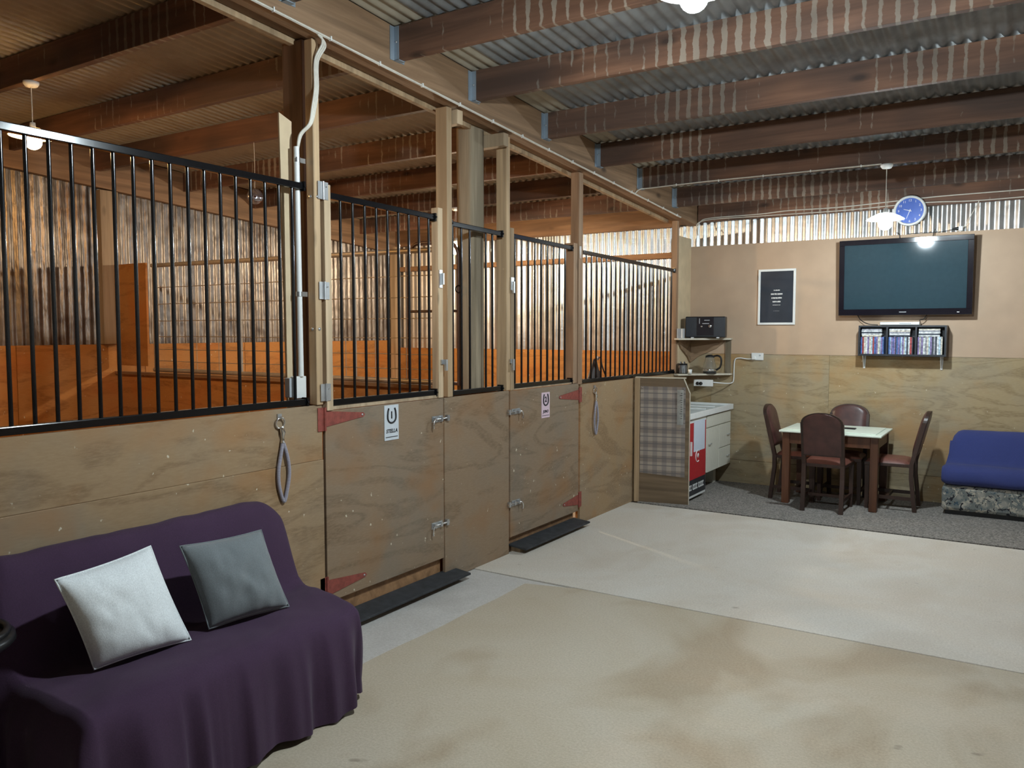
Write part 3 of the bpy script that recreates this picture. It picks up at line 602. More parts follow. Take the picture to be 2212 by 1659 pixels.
for i in range(1, 11):
    x = -6.72+3.24*i/11; obj('wire', G().tube([(x, 4.517, 1.258), (x, 4.517, 2.19)], 0.0030, 5), wire_m, t)
t = thing('tube_gate', 'round-cornered brown tube gate standing beside the weathered pole', 'gate')
hp = [(-3.815, 4.60, 1.23), (-3.815, 4.60, 2.12)]+[(-3.715-0.10*math.cos(a), 4.60, 2.12+0.115*math.sin(a)) for a in [math.radians(d) for d in range(15, 91, 15)]]+[(-3.46-0.02+0.11*math.sin(a), 4.60, 2.115+0.12*math.cos(a)) for a in [math.radians(d) for d in range(0, 91, 15)]]+[(-3.37, 4.60, 1.23)]
obj('hoop_frame', G().tube(hp, 0.013, 8), brown_tube, t); obj('cross_bar', G().tube([(-3.81, 4.60, 1.75), (-3.37, 4.60, 1.75)], 0.010, 8), brown_tube, t); obj('foot_bar', G().tube([(-3.81, 4.60, 1.242), (-3.37, 4.60, 1.242)], 0.012, 8), brown_tube, t)
obj('latch_ring', G().tube([(-3.36+0.025*math.cos(a), 4.585, 1.90+0.025*math.sin(a)) for a in [2*PI*i/14 for i in range(14)]], 0.004, 6, closed=True), black_metal, t)
# disc on a string, upright plank, halter
t = thing('hanging_disc', 'shiny disc hanging on a string from a stall rafter', 'disc', (-5.14, 4.345, 0))
obj('string', G().tube([(0, 0, 2.72), (0.004, 0, 2.9), (0, 0, roof_z(4.345)-0.186)], 0.002, 5), cable_m, t)
o = obj('disc', G().lathe([(0.008, -0.001), (0.06, -0.001), (0.06, 0.001), (0.008, 0.001), (0.008, -0.001)], (0, 0, 0), 28, 'y'), disc_m, t); o.location = (0, 0, 2.655); o.rotation_euler = (0, 0, 0.95)
tag(obj('plank', G().hexa([(-3.250, 2.925, 1.2), (-3.240, 2.925, 1.2), (-3.240, 2.972, 1.2), (-3.250, 2.972, 1.2)], [(-3.250, 2.90, 2.71), (-3.240, 2.90, 2.71), (-3.240, 2.982, 2.68), (-3.250, 2.982, 2.68)]), ply_pale), 'pale upright plank leaning beside the white conduit behind the long grille', 'plank')
t = thing('halter', 'dark leather halter heap on the ledge behind the far grille', 'halter', (W-0.10, 6.44, 1.168))
obj('strap_heap', G().grid(lambda a, b_: ((0.02+0.045*(1-b_))*math.sin(2*PI*a)*0.7, (0.015+0.125*(1-b_)**1.2)*math.cos(2*PI*a)*(1+0.2*noise.noise((math.cos(6*a)*2, b_*5, 1))), 0.004+0.19*b_+0.012*noise.noise((math.cos(2*PI*a)*3, math.sin(2*PI*a)*3, b_*6))), 20, 10), halter_m, t)
obj('strap', G().tube(smooth_path([(0.03, 0.0, 0.19), (0.04, 0.03, 0.21), (0.05, 0.05, 0.13), (0.055, 0.12, 0.03)], 5), 0.006, 6), halter_m, t)
obj('buckle_ring', G().tube([(0.03, 0.012*math.cos(a), 0.205+0.016*math.sin(a)) for a in [2*PI*i/14 for i in range(14)]], 0.003, 6, closed=True), steel, t)
obj('ledge', G().box(-0.06, 0.05, -0.2, 0.2, -0.02, 0.0), timber_x, wm).location = (W-0.095, 6.44, 1.167)

# ------------------------------------------------------------------ cables and conduit
def ub(y, x_off=0.0): return roof_z(y)-0.245
t = thing('power_cable', 'white twin cable clipped along the rafter above the stall front', 'cable')
for k, (dx, dz) in enumerate(((0.0, -0.004), (0.010, -0.002))):
    obj('cable', G().tube([(-3.062+dx*0.5, y, ub(y)+dz+0.003*noise.noise((y*3, k, 0))) for y in [-0.4+8.4*i/60 for i in range(61)]], 0.0052, 6), cable_m, t)
for i in range(18):
    y = 1.6+i*0.37; obj('clip', G().box(-3.066, -3.050, y, y+0.008, ub(y)-0.012, ub(y)+0.010), white_pl, t)
t = thing('conduit', 'white plastic conduit with bent cables running down to a switch box', 'conduit')
for k in range(3):
    dy = 0.011*k
    obj('cable', G().tube(smooth_path([(-3.062, 3.00+dy, ub(3.05)-0.004), (-3.085, 3.075-0.012*k, 3.06), (W+0.024, 3.052-dy, 2.98), (W+0.024, 3.048-dy, 2.84), (W+0.022, 3.03-dy, 2.74), (W+0.012, 3.01-dy*0.6, 2.66), (W-0.03, 2.98-dy*0.5, 2.60), (-3.188, 2.968, 2.50)], 6), 0.006, 6), cable_m, t)
obj('pipe', G().tube([(-3.19, 2.966, 2.545), (-3.19, 2.972, 1.375)], 0.0145, 12), white_pl, t)
for z in (2.48, 1.80): obj('saddle_clip', G().tube([(-3.19, 2.969, z-0.012), (-3.19, 2.969, z+0.012)], 0.0172, 12).box(-3.196, -3.184, 2.98, 3.02, z-0.012, z+0.012), steel, t)
obj('switch_box', G().box(-3.225, -3.186, 2.93, 3.005, 1.262, 1.376), white_pl, t, bevel=0.004)
obj('socket_plate', G().box(-3.225, -3.188, 2.892, 2.926, 1.27, 1.37), grey_pl, t, bevel=0.003)
t = thing('light_cable', 'white cable running across a purlin to the hall lamp over the table', 'cable')
zc = roof_z(6.96)-0.185
obj('cable', G().tube(smooth_path([(-3.064, 6.86, ub(6.86)-0.006), (-3.03, 6.90, zc-0.012), (-2.92, 6.93, zc-0.004), (-2.4, 6.932, zc+0.004), (-1.6, 6.932, zc+0.002), (-1.03, 6.935, zc+0.002)], 8), 0.0055, 6), cable_m, t)
for i in range(5): obj('clip', G().box(-2.7+i*0.38, -2.692+i*0.38, 6.925, 6.9365, zc-0.007, zc+0.011), white_pl, t)
t = thing('wall_cable', 'two white cables strung along the top plate above the corrugated strip', 'cable')
obj('cable', G().tube(smooth_path([(-3.02, 8.40, 2.62), (-3.045, 8.46, 2.70), (-3.02, 8.468, 2.77), (-2.9, 8.468, 2.80), (-2.4, 8.468, 2.802), (-2.1, 8.468, 2.815), (-1.6, 8.468, 2.81), (-0.9, 8.468, 2.835), (-0.5, 8.468, 2.84), (0.6, 8.468, 2.838)], 8), 0.0055, 6), cable_m, t)
obj('cable', G().tube(smooth_path([(-3.04, 8.45, 2.66), (-3.0, 8.468, 2.775), (-2.4, 8.468, 2.782), (-1.6, 8.468, 2.776), (-0.9, 8.468, 2.792), (-0.4, 8.468, 2.775), (0.6, 8.468, 2.79)], 8), 0.005, 6), cable_m, t)

# ------------------------------------------------------------------ lamps
def lamp(x, y, z_b, bulb, label):
    zt = roof_z(y)-0.1855
    t = thing('pendant_lamp', label, 'lamp', (x, y, zt), group='pendant lamps')
    d = z_b-zt
    obj('ceiling_rose', G().lathe([(0.0001, 0), (0.046, 0), (0.046, -0.012), (0.034, -0.03), (0.012, -0.034), (0.0001, -0.034)], n=20), white_pl, t)
    obj('cord', G().tube([(0, 0, -0.03), (0.001, 0, d*0.5), (0, 0, d+0.10)], 0.0035, 6), cable_m, t)
    obj('lamp_holder', G().lathe([(0.0001, d+0.105), (0.016, d+0.105), (0.02, d+0.06), (0.018, d+0.028), (0.0001, d+0.028)], n=14), white_pl, t)
    obj('shade', G().lathe([(0.022, d+0.072), (0.05, d+0.068), (0.10, d+0.045), (0.137, d+0.022), (0.140, d+0.018), (0.134, d+0.019), (0.10, d+0.039), (0.05, d+0.060), (0.022, d+0.064), (0.022, d+0.072)], n=32), shade_m, t)
    obj('bulb', G().lathe([(max(0.0001, BR*math.sin(a)), d-BR*math.cos(a)-0.012) for a in [PI*i/12 for i in range(13)]], n=20), bulb, t)
lamp(-1.03, 2.79, 2.775, bulb_cool, 'cool white pendant lamp at the top of the hall, nearest the camera')
lamp(-0.995, 6.96, 2.455, bulb_table, 'cool white pendant lamp over the dining table beside the clock')
lamp(-5.36, 2.79, 2.815, bulb_warm, 'warm pendant lamp with dish shade over the nearer stall')
lamp(-5.13, 6.96, 2.475, bulb_warm_far, 'warm pendant lamp glimpsed through the bars over the farther stall')

# ------------------------------------------------------------------ purple sofa, cushions
def sofa_purple():
    y0, y1 = 1.365, 2.645
    t = thing('sofa', 'small sofa draped in a dark purple throw against the stall front', 'sofa', (0, 0, 0))
    obj('seat_base', G().box(-3.05, -2.46, y0+0.05, y1-0.13, 0.10, 0.395), purple, t, bevel=0.03)
    obj('backrest', G().hexa([(-3.075, y0+0.06, 0.40), (-2.88, y0+0.06, 0.40), (-2.88, y1-0.06, 0.40), (-3.075, y1-0.06, 0.40)], [(-3.085, y0+0.08, 0.775), (-3.01, y0+0.08, 0.775), (-3.01, y1-0.14, 0.775), (-3.085, y1-0.14, 0.775)]), purple, t, bevel=0.02)
    for x in (-2.98, -2.52):
        for y in (y0+0.1, y1-0.1): obj('leg', G().box(x-0.02, x+0.02, y-0.02, y+0.02, 0.0, 0.10), black_pl, t)
    prof = [(-3.105, 0.35), (-3.105, 0.55), (-3.103, 0.72), (-3.092, 0.785), (-3.06, 0.812), (-3.02, 0.808), (-2.985, 0.778), (-2.955, 0.70), (-2.925, 0.60), (-2.895, 0.51), (-2.868, 0.452), (-2.825, 0.425), (-2.75, 0.425), (-2.65, 0.428), (-2.55, 0.430), (-2.47, 0.426), (-2.425, 0.405), (-2.402, 0.365), (-2.392, 0.30), (-2.388, 0.22), (-2.384, 0.14), (-2.380, 0.07), (-2.378, 0.022)]
    pts = smooth_path([(x, 0, z) for x, z in prof], 3)
    n = len(pts); T = 96
    L_ = y1-y0
    def fold(y, k):
        a = 1.9*(0.35-abs(noise.noise((y*7.5, 0.3, 1.0))))+1.1*noise.noise((y*14.0, 2.3, 4.0))+0.9*noise.noise((y*4.0, 7.1, 2.0))
        return a
    rows = []
    endn = 12
    def place(p, y, e):
        """e: 0..1 how far down the end drape; sign of end in y"""
        x, z = p.x, p.z
        y = y-0.085*max(0.0, min(1.0, (x+2.86)/0.42))*((y-y0)/L_)**2
        d = max(0.0, 0.41-z) if x > -2.5 else 0.0
        amp = 0.042*min(1, d/0.3)**0.8
        nx = amp*fold(y, d)+0.010*min(1, d/0.2)
        wz = 0.0
        if d == 0: wz = 0.012*noise.noise((x*5, y*4, 2.0))+0.005*noise.noise((x*14+y*6, y*9, 5.0))
        if z > 0.6: wz += 0.012*noise.noise((y*3.0, 0.7, 9.0))
        hem = 0.0
        if z < 0.2 and x > -2.5: hem = 0.016*math.sin(y*13)*(0.2-z)/0.2
        return [x+nx, y, max(0.008, z+wz+hem)]
    ys = [y0+L_*j/T for j in range(T+1)]
    for j, y in enumerate(ys):
        # the throw sags in towards the ends of the back
        row = []
        for p in pts:
            q = place(p, y, 0)
            endd = min((y-y0)/0.05, 1.0) if y < (y0+y1)/2 else min((y1-y)/0.11, 1.0)
            if q[2] > 0.45: q[2] -= (1-endd)**2*(0.03 if y < 2 else 0.06)*(q[2]-0.42)/0.36
            row.append(q)
        rows.append(row)
    def end_rows(base, s):
        out = []
        for k in range(1, endn+1):
            a = k/endn; r = []
            for i, q in enumerate(base):
                x, y, z = q
                off = (0.045 if s < 0 else 0.018)*math.sin(min(1, a*3)*PI/2)
                zz = z*(1-a)+0.015*a
                f = (0.020 if s < 0 else 0.008)*a*math.sin(x*38+1.5*math.sin(x*11))
                r.append([x+((0.02 if s < 0 else -0.05)*a*max(0, min(1, (x+2.5)/0.1))), y+s*(off+f+0.02*a), max(0.008, zz)])
            out.append(r)
        return out
    left = end_rows(rows[0], -1); right = end_rows(rows[-1], 1)
    allr = list(reversed(left))+rows+right
    for r in allr:
        for q in r: q[0] = max(q[0], -3.128)
    g = G(); g.add([q for r in allr for q in r], [(j*n+i, j*n+i+1, (j+1)*n+i+1, (j+1)*n+i) for j in range(len(allr)-1) for i in range(n-1)], True)
    o = obj('throw_cover', g, purple, t, label='dark purple throw with hanging folds')
sofa_purple()
def cushion(name, BL, BR_, TR, TL, thick, mat, label, seed):
    BL, BR_, TR, TL = map(Vector, (BL, BR_, TR, TL))
    nrm = (BR_-BL).cross(TL-BL).normalized()
    c0 = (BL+BR_+TR+TL)/4
    t = thing(name, label, 'cushion', c0-Vector((0, 0, (TL.z-BL.z)/2)))
    base = Vector(t.location)
    def fn(s):
        def f(a, b_):
            u_, v_ = 2*a-1, 2*b_-1
            # edges pull in between the corners
            pu = u_*(1-0.045*(1-v_*v_)); pv = v_*(1-0.045*(1-u_*u_))
            p = ((BL*(1-pu)+BR_*(1+pu))*(1-pv)+(TL*(1-pu)+TR*(1+pu))*(1+pv))/4
            h = (max(0, 1-abs(u_)**2.6)*max(0, 1-abs(v_)**2.6))**0.55
            w_ = 0.010*noise.noise((u_*2.2+seed, v_*2.2, s))*h+0.006*noise.noise((u_*5+seed, v_*3, s))*h
            return tuple(p+nrm*(s*thick*0.5*h+w_)-base)
        return f
    g = G().grid(fn(1), 28, 28).grid(fn(-1), 28, 28)
    me = g.mesh('cushion_body'); bm = bmesh.new(); bm.from_mesh(me); bmesh.ops.remove_doubles(bm, verts=bm.verts, dist=0.0008); bmesh.ops.recalc_face_normals(bm, faces=bm.faces); bm.to_mesh(me); bm.free()
    obj('cushion_body', me, mat, t)
    edge = []
    for k in range(60):
        a = k/60*4; i = int(a); r = a-i
        u_, v_ = ((r*2-1, -1), (1, r*2-1), (1-r*2, 1), (-1, 1-r*2))[i]
        pu = u_*(1-0.045*(1-v_*v_)); pv = v_*(1-0.045*(1-u_*u_))
        edge.append(((BL*(1-pu)+BR_*(1+pu))*(1-pv)+(TL*(1-pu)+TR*(1+pu))*(1+pv))/4-base)
    obj('seam', G().tube(edge, 0.0035, 5, closed=True), mat, t)
cushion('cushion', (-2.70, 1.545, 0.440), (-2.665, 1.905, 0.435), (-2.815, 1.846, 0.79), (-2.745, 1.445, 0.775), 0.15, white_f, 'white cushion leaning on the purple sofa back', 1.3)
cushion('cushion', (-2.69, 2.005, 0.440), (-2.635, 2.365, 0.438), (-2.755, 2.325, 0.76), (-2.80, 1.962, 0.765), 0.15, grey_f, 'grey velvet cushion leaning on the purple sofa back', 6.1)
t = thing('stool', 'black round stool cut off by the left edge beside the purple sofa', 'stool', (-2.83, 1.165, 0))
obj('seat', G().lathe([(0.0001, 0.60), (0.13, 0.60), (0.16, 0.605), (0.175, 0.62), (0.172, 0.64), (0.15, 0.645), (0.13, 0.635), (0.0001, 0.63)], n=32), black_pl, t)
obj('rim', G().tube([(0.150*math.cos(a), 0.150*math.sin(a), 0.65) for a in [2*PI*i/32 for i in range(32)]], 0.012, 8, closed=True), black_pl, t)
for a in (0.4, 1.97, 3.54, 5.11): obj('leg', G().tube([(0.10*math.cos(a), 0.10*math.sin(a), 0.605), (0.15*math.cos(a), 0.15*math.sin(a), 0.0)], 0.012, 8), black_pl, t)

# ------------------------------------------------------------------ dining table and chairs
TZ = 0.70
t = thing('dining_table', 'square dining table with pale mint top and brown legs', 'table', (-1.52, 8.045, 0))
hx, hy = 0.44, 0.345
obj('table_top', G().box(-hx, hx, -hy, hy, TZ-0.028, TZ-0.008), table_top_m, t, bevel=0.006)
obj('raised_panel', G().box(-hx+0.05, hx-0.05, -hy+0.05, hy-0.05, TZ-0.008, TZ), table_top_m, t, bevel=0.004)
for sx_ in (-1, 1):
    for sy_ in (-1, 1): obj('leg', G().box(sx_*(hx-0.06)-0.033, sx_*(hx-0.06)+0.033, sy_*(hy-0.06)-0.033, sy_*(hy-0.06)+0.033, 0.006, TZ-0.028), table_wood, t, bevel=0.004)
    obj('apron', G().box(sx_*(hx-0.045)-0.012, sx_*(hx-0.045)+0.012, -hy+0.095, hy-0.095, TZ-0.13, TZ-0.028), table_wood, t)
    obj('apron', G().box(-hx+0.095, hx-0.095, sx_*(hy-0.045)-0.012, sx_*(hy-0.045)+0.012, TZ-0.13, TZ-0.028), table_wood, t)
tag(obj('phone', G().box(-1.47, -1.35, 8.02, 8.09, TZ, TZ+0.010), black_pl, bevel=0.003), 'dark phone lying on the mint table top', 'phone')
def make_chair():
    """local: faces +y, origin under the seat centre; back at -y"""
    c = thing('dining_chair', '', 'chair')
    w2, dpt = 0.175, 0.19
    sh = G().hexa([(-w2, -dpt, 0.395), (w2, -dpt, 0.395), (w2+0.02, dpt, 0.395), (-w2-0.02, dpt, 0.395)], [(-w2, -dpt, 0.425), (w2, -dpt, 0.425), (w2+0.02, dpt, 0.425), (-w2-0.02, dpt, 0.425)])
    obj('seat_frame', sh, chair_wood, c, bevel=0.004)
    def seat(a, b_):
        u_, v_ = 2*a-1, 2*b_-1; h = (max(0, 1-u_**4)*max(0, 1-v_**4))**0.5
        return (u_*(w2+0.01*(1+v_)), v_*dpt*0.98, 0.425+0.042*h)
    obj('seat', G().grid(seat, 14, 14), leather_seat, c)
    def yb(z): return -dpt-0.005-0.11*max(0, z-0.42)/0.46-0.035*max(0, 0.30-z)/0.30
    # rear legs run up as back uprights
    for s in (-1, 1):
        g = G(); zs = [0.0, 0.15, 0.30, 0.42, 0.55, 0.70, 0.80]
        vs = []
        for z in zs:
            hw = 0.018; x = s*(w2-0.012); vs += [(x-hw, yb(z)-0.016, z), (x+hw, yb(z)-0.016, z), (x+hw, yb(z)+0.018, z), (x-hw, yb(z)+0.018, z)]
        fs = [(0,1,2,3), tuple(reversed(range(4*(len(zs)-1), 4*len(zs))))]+[(4*i+k, 4*i+(k+1) % 4, 4*i+4+(k+1) % 4, 4*i+4+k) for i in range(len(zs)-1) for k in range(4)]
        g.add(vs, fs); obj('leg', g, chair_wood, c)
        obj('leg', G().hexa([(s*(w2-0.0)-0.014, dpt-0.038, 0.0), (s*w2+0.014, dpt-0.038, 0.0), (s*w2+0.014, dpt-0.010, 0.0), (s*w2-0.014, dpt-0.010, 0.0)], [(s*w2-0.02, dpt-0.045, 0.395), (s*w2+0.02, dpt-0.045, 0.395), (s*w2+0.02, dpt-0.005, 0.395), (s*w2-0.02, dpt-0.005, 0.395)]), chair_wood, c)
        obj('stretcher', G().hexa([(s*(w2-0.008)-0.008, -dpt-0.01, 0.10), (s*(w2-0.008)+0.008, -dpt-0.01, 0.10), (s*w2+0.008, dpt-0.03, 0.10), (s*w2-0.008, dpt-0.03, 0.10)], [(s*(w2-0.008)-0.008, -dpt-0.01, 0.13), (s*(w2-0.008)+0.008, -dpt-0.01, 0.13), (s*w2+0.008, dpt-0.03, 0.13), (s*w2-0.008, dpt-0.03, 0.13)]), chair_wood, c)
    obj('stretcher', G().box(-w2+0.01, w2-0.01, -0.012, 0.012, 0.102, 0.128), chair_wood, c)
    # arched back panel
    def outline(z):
        return w2 if z < 0.80 else w2*math.sqrt(max(0.0, 1-((z-0.80)/0.092)**2*0.985))
    zs = [0.50, 0.55, 0.60, 0.65, 0.70, 0.75, 0.80, 0.82, 0.84, 0.855, 0.87, 0.88, 0.887, 0.8915]
    def panel(shrink, z0, y_of, nx=14):
        zz = [z for z in zs if z >= z0]
        return zz
    g = G()
    nx = 14
    def surf(y_off, sh, puff):
        vs = []
        for z in zs:
            z2 = 0.50+(z-0.50)*(1-sh*0.5)+sh*0.11; hw = outline(z)*(1-sh)
            for i in range(nx+1):
                u_ = 2*i/nx-1; k = (max(0, 1-u_**4)*max(0, 1-((z-0.69)/0.21)**4))**0.5
                vs.append((u_*hw, yb(z2)+y_off+puff*k, z2))
        return vs
    q = [(j*(nx+1)+i, j*(nx+1)+i+1, (j+1)*(nx+1)+i+1, (j+1)*(nx+1)+i) for j in range(len(zs)-1) for i in range(nx)]
    a, b_ = surf(-0.018, 0, 0), surf(0.012, 0, 0)
    g.add(a, q, True); g.add(b_, q, True)
    N_ = len(a); rim = [j*(nx+1) for j in range(len(zs))]+[(len(zs)-1)*(nx+1)+i for i in range(1, nx+1)]+[j*(nx+1)+nx for j in reversed(range(len(zs)-1))]+[i for i in reversed(range(1, nx))]
    g.add(a+b_, [(rim[k], rim[(k+1) % len(rim)], rim[(k+1) % len(rim)]+N_, rim[k]+N_) for k in range(len(rim))])
    obj('backrest_frame', g, chair_wood, c)
    obj('backrest', G().add(surf(0.012, 0.07, 0.026), q, True), leather, c)
    obj('back_panel', G().add(surf(-0.0185, 0.10, -0.006), q, True), leather, c)
    return c
proto = make_chair()
for i, (x, y, a, lb) in enumerate(((-1.522, 7.715, 0, 'brown leather dining chair seen from behind in front of the table'), (-1.85, 8.06, -PI/2, 'brown leather dining chair at the left side of the table, below the framed print'), (-1.478, 8.178, PI, 'brown leather dining chair against the back wall behind the table'), (-1.055, 8.092, PI/2, 'brown leather dining chair side-on between the table and the blue sofa'))):
    c = proto if i == 0 else copy_tree(proto)
    c.location = (x, y, 0.006); c.rotation_euler = (0, 0, a); c['label'] = lb; c['group'] = 'dining chairs around the table'

# ------------------------------------------------------------------ blue sofa bed
t = thing('sofa_bed', 'blue covered folding sofa bed with patterned base at the right edge', 'sofa', (0, 0, 0.006))
x0, x1 = -0.625, 1.05
obj('base', G().box(x0, x1, 8.0, 8.48, 0.035, 0.255), camo_m, t, bevel=0.03)
obj('plinth', G().box(x0+0.03, x1-0.03, 8.03, 8.45, 0.0, 0.035), black_pl, t)
prof = smooth_path([(0, 8.06, 0.255), (0, 7.985, 0.28), (0, 7.968, 0.335), (0, 7.985, 0.395), (0, 8.04, 0.432), (0, 8.12, 0.437), (0, 8.18, 0.425)], 4)
def roll(a, b_):
    i = b_*(len(prof)-1); k = min(int(i), len(prof)-2); p = prof[k].lerp(prof[k+1], i-k); x = x0-0.006+(x1-x0+0.012)*a
    e = min(1, a*22, (1-a)*22); e = math.sqrt(max(0, 1-(1-e)**2)); c = Vector((0, 8.10, 0.335)); q = c+(p-c)*(0.72+0.28*e)
    return (x, q.y+0.004*noise.noise((x*7, b_*3, 1)), q.z+0.006*noise.noise((x*5, b_*4, 3)))
obj('seat_cushion', G().grid(roll, 60, 20), blue_f, t)
obj('seat_core', G().box(x0+0.03, x1-0.03, 8.06, 8.3, 0.256, 0.40), blue_f, t)
prof2 = smooth_path([(0, 8.10, 0.425), (0, 8.19, 0.45), (0, 8.25, 0.55), (0, 8.31, 0.65), (0, 8.37, 0.70), (0, 8.43, 0.712), (0, 8.485, 0.69), (0, 8.50, 0.60), (0, 8.495, 0.30)], 4)
def backf(a, b_):
    i = b_*(len(prof2)-1); k = min(int(i), len(prof2)-2); p = prof2[k].lerp(prof2[k+1], i-k)
    e = min(1, a*16, (1-a)*16); e = math.sqrt(max(0, 1-(1-e)**2)); c = Vector((0, 8.36, 0.42)); q = c+(p-c)*(0.80+0.20*e)
    x = x0+0.012+(x1-x0-0.024)*a+(0.055*(q.z-0.42)/0.29 if a < 0.5 else -0.055*(q.z-0.42)/0.29)*max(0, 1-min(a, 1-a)*6)
    return (x, q.y+0.005*noise.noise((x*5, b_*5, 7)), q.z+0.006*noise.noise((x*4, b_*4, 11)))
obj('back_cushion', G().grid(backf, 60, 30), blue_f, t)
def side(s):
    x = x0+0.035 if s < 0 else x1-0.035
    o_ = [(8.16, 0.26), (8.20, 0.40), (8.26, 0.46), (8.31, 0.53), (8.36, 0.585), (8.40, 0.605), (8.44, 0.60), (8.46, 0.57), (8.465, 0.50), (8.46, 0.26)]
    return G().prism(o_, 'x', x-0.008, x+0.008)
obj('side_panel', side(-1), blue_f, t); obj('side_panel', side(1), blue_f, t)

# ------------------------------------------------------------------ back wall: television, shelf, print, clock, sockets
t = thing('television', 'large flat black television hung on the back wall', 'television', (-1.03, 8.44, 2.118))
t.rotation_euler = (math.radians(2.8), 0, 0)
tw, th_ = 0.567, 0.357
g = G(); bz = 0.048; bb = 0.058
for a in ((-tw, tw, -th_, -th_+bb), (-tw, tw, th_-bz, th_), (-tw, -tw+bz, -th_+bb, th_-bz), (tw-bz, tw, -th_+bb, th_-bz)): g.box(a[0], a[1], -0.045, -0.012, a[2], a[3])
obj('bezel', g, bezel_m, t, bevel=0.003)
obj('screen', G().box(-tw+bz, tw-bz, -0.036, -0.020, -th_+bb, th_-bz), screen_m, t)
obj('back_cover', G().box(-tw+0.02, tw-0.02, -0.012, 0.03, -th_+0.02, th_-0.02), black_pl, t)
obj('maker_mark', G().box(-0.03, 0.03, -0.0462, -0.045, -th_+0.024, -th_+0.032), dim_ink, t)
obj('wall_bracket', G().box(-0.3, 0.3, 0.03, 0.072, -0.15, 0.15), black_pl, t)
obj('power_light', G().box(tw-0.12, tw-0.10, -0.0462, -0.045, -th_+0.02, -th_+0.026), white_ink, t)
obj('lead', G().tube(smooth_path([(-0.40, 0.0, -th_), (-0.37, 0.02, -th_-0.05), (-0.30, 0.0, -th_-0.085), (-0.22, 0.02, -th_-0.095)], 5), 0.004, 6), black_pl, t)
obj('lead', G().tube(smooth_path([(0.20, 0.0, -th_), (0.175, 0.0, -th_-0.04), (0.145, -0.02, -th_-0.05), (0.15, 0.04, -th_-0.09)], 5), 0.004, 6), black_pl, t)
obj('lead', G().tube(smooth_path([(-0.05, 0.04, th_-0.02), (-0.055, 0.04, th_+0.04), (-0.08, 0.05, th_+0.055)], 4), 0.004, 6), black_pl, t)
obj('lead', G().tube(smooth_path([(0.225, 0.04, th_-0.02), (0.235, 0.05, th_+0.04), (0.245, 0.05, th_+0.07)], 4), 0.004, 6), black_pl, t)
SX0, SX1, SY0, SY1, SZ0, SZ1 = -1.402, -0.655, 8.362, 8.515, 1.375, 1.662
t = thing('wall_shelf', 'black three-compartment wall shelf under the television', 'shelf', (0, 0, 0))
for nm, a in (('top_board', (SX0, SX1, SY0, SY1, SZ1-0.016, SZ1)), ('bottom_board', (SX0, SX1, SY0, SY1, SZ0, SZ0+0.018)), ('side_board', (SX0, SX0+0.016, SY0, SY1, SZ0+0.018, SZ1-0.016)), ('side_board', (SX1-0.016, SX1, SY0, SY1, SZ0+0.018, SZ1-0.016)), ('divider', (SX0+0.243, SX0+0.259, SY0, SY1, SZ0+0.018, SZ1-0.016)), ('divider', (SX0+0.489, SX0+0.505, SY0, SY1, SZ0+0.018, SZ1-0.016)), ('back_board', (SX0+0.016, SX1-0.016, SY1-0.006, SY1, SZ0+0.018, SZ1-0.016))):
    obj(nm, G().box(*a), shelf_black, t)
for x in (SX0+0.035, SX1-0.045):
    g = G().prism([(x-0.016, SZ0), (x+0.016, SZ0), (x+0.009, SZ0-0.125), (x-0.009, SZ0-0.125)], 'y', SY1-0.006, SY1)
    g.prism([(SY0+0.04, SZ0), (SY1-0.006, SZ0), (SY1-0.006, SZ0-0.11), (SY1-0.02, SZ0-0.11)], 'x', x-0.003, x+0.003)
    obj('bracket', g, white_pl, t)
ORD = ['first', 'second', 'third', 'fourth', 'fifth', 'sixth', 'seventh', 'eighth', 'ninth', 'tenth', 'eleventh', 'twelfth', 'thirteenth', 'fourteenth', 'fifteenth', 'sixteenth', 'seventeenth', 'eighteenth', 'nineteenth', 'twentieth', 'twenty-first', 'twenty-second']
def spine_word(m): return m.name.replace('case_', '').replace('_', ' ')
cmp = [(SX0+0.018, SX0+0.241, 'left'), (SX0+0.261, SX0+0.487, 'middle'), (SX0+0.507, SX1-0.018, 'right')]
for a, b_, nm in cmp:
    x = a+0.004; zb = SZ0+0.018; ci = len(nm); q = 0
    while x < b_-0.016:
        ci += 1; m_ = SPINES[(ci*3+int(random.random()*3)) % len(SPINES)]
        wd_ = random.choice((0.0135, 0.0135, 0.0135, 0.008, 0.017)); h = 0.158+random.uniform(0, 0.006); dp = SY0+0.010+random.uniform(0, 0.008)
        tag(obj('disc_case', G().box(x, x+wd_-0.0008, dp, dp+0.128, zb, zb+h), m_), '%s upright disc case, %s from the left in the shelf\'s %s compartment' % (spine_word(m_), ORD[q], nm), 'disc case', 'disc cases standing on the wall shelf')
        x += wd_+0.0004; q += 1
    z = zb+0.1655; k = 0
    while z < SZ1-0.016-0.016:
        m_ = SPINES[(0, 5, 0, 2, 6)[(k+len(nm)) % 5]]
        tag(obj('disc_case', G().box(a+0.008+random.uniform(0, 0.004), a+0.182+random.uniform(0, 0.006), SY0+0.012, SY0+0.14, z, z+0.0132), m_), '%s disc case lying flat, %s from the bottom of the %s stack' % (spine_word(m_), ORD[k], nm), 'disc case', 'disc cases lying flat on the wall shelf')
        z += 0.0145; k += 1
t = thing('disc_player', 'slim silver disc player on top of the black wall shelf', 'disc player', (-1.05, 8.43, SZ1))
obj('body', G().box(-0.17, 0.17, -0.05, 0.07, 0.002, 0.032), steel, t, bevel=0.004); obj('front_panel', G().box(-0.165, 0.165, -0.054, -0.05, 0.008, 0.026), white_pl, t); obj('display', G().box(0.0, 0.10, -0.0552, -0.054, 0.013, 0.022), grey_pl, t)
t = thing('framed_print', 'dark print with small white lettering in a white frame', 'picture', (-2.216, 8.521, 1.957))
pw, ph = 0.187, 0.283
g = G()
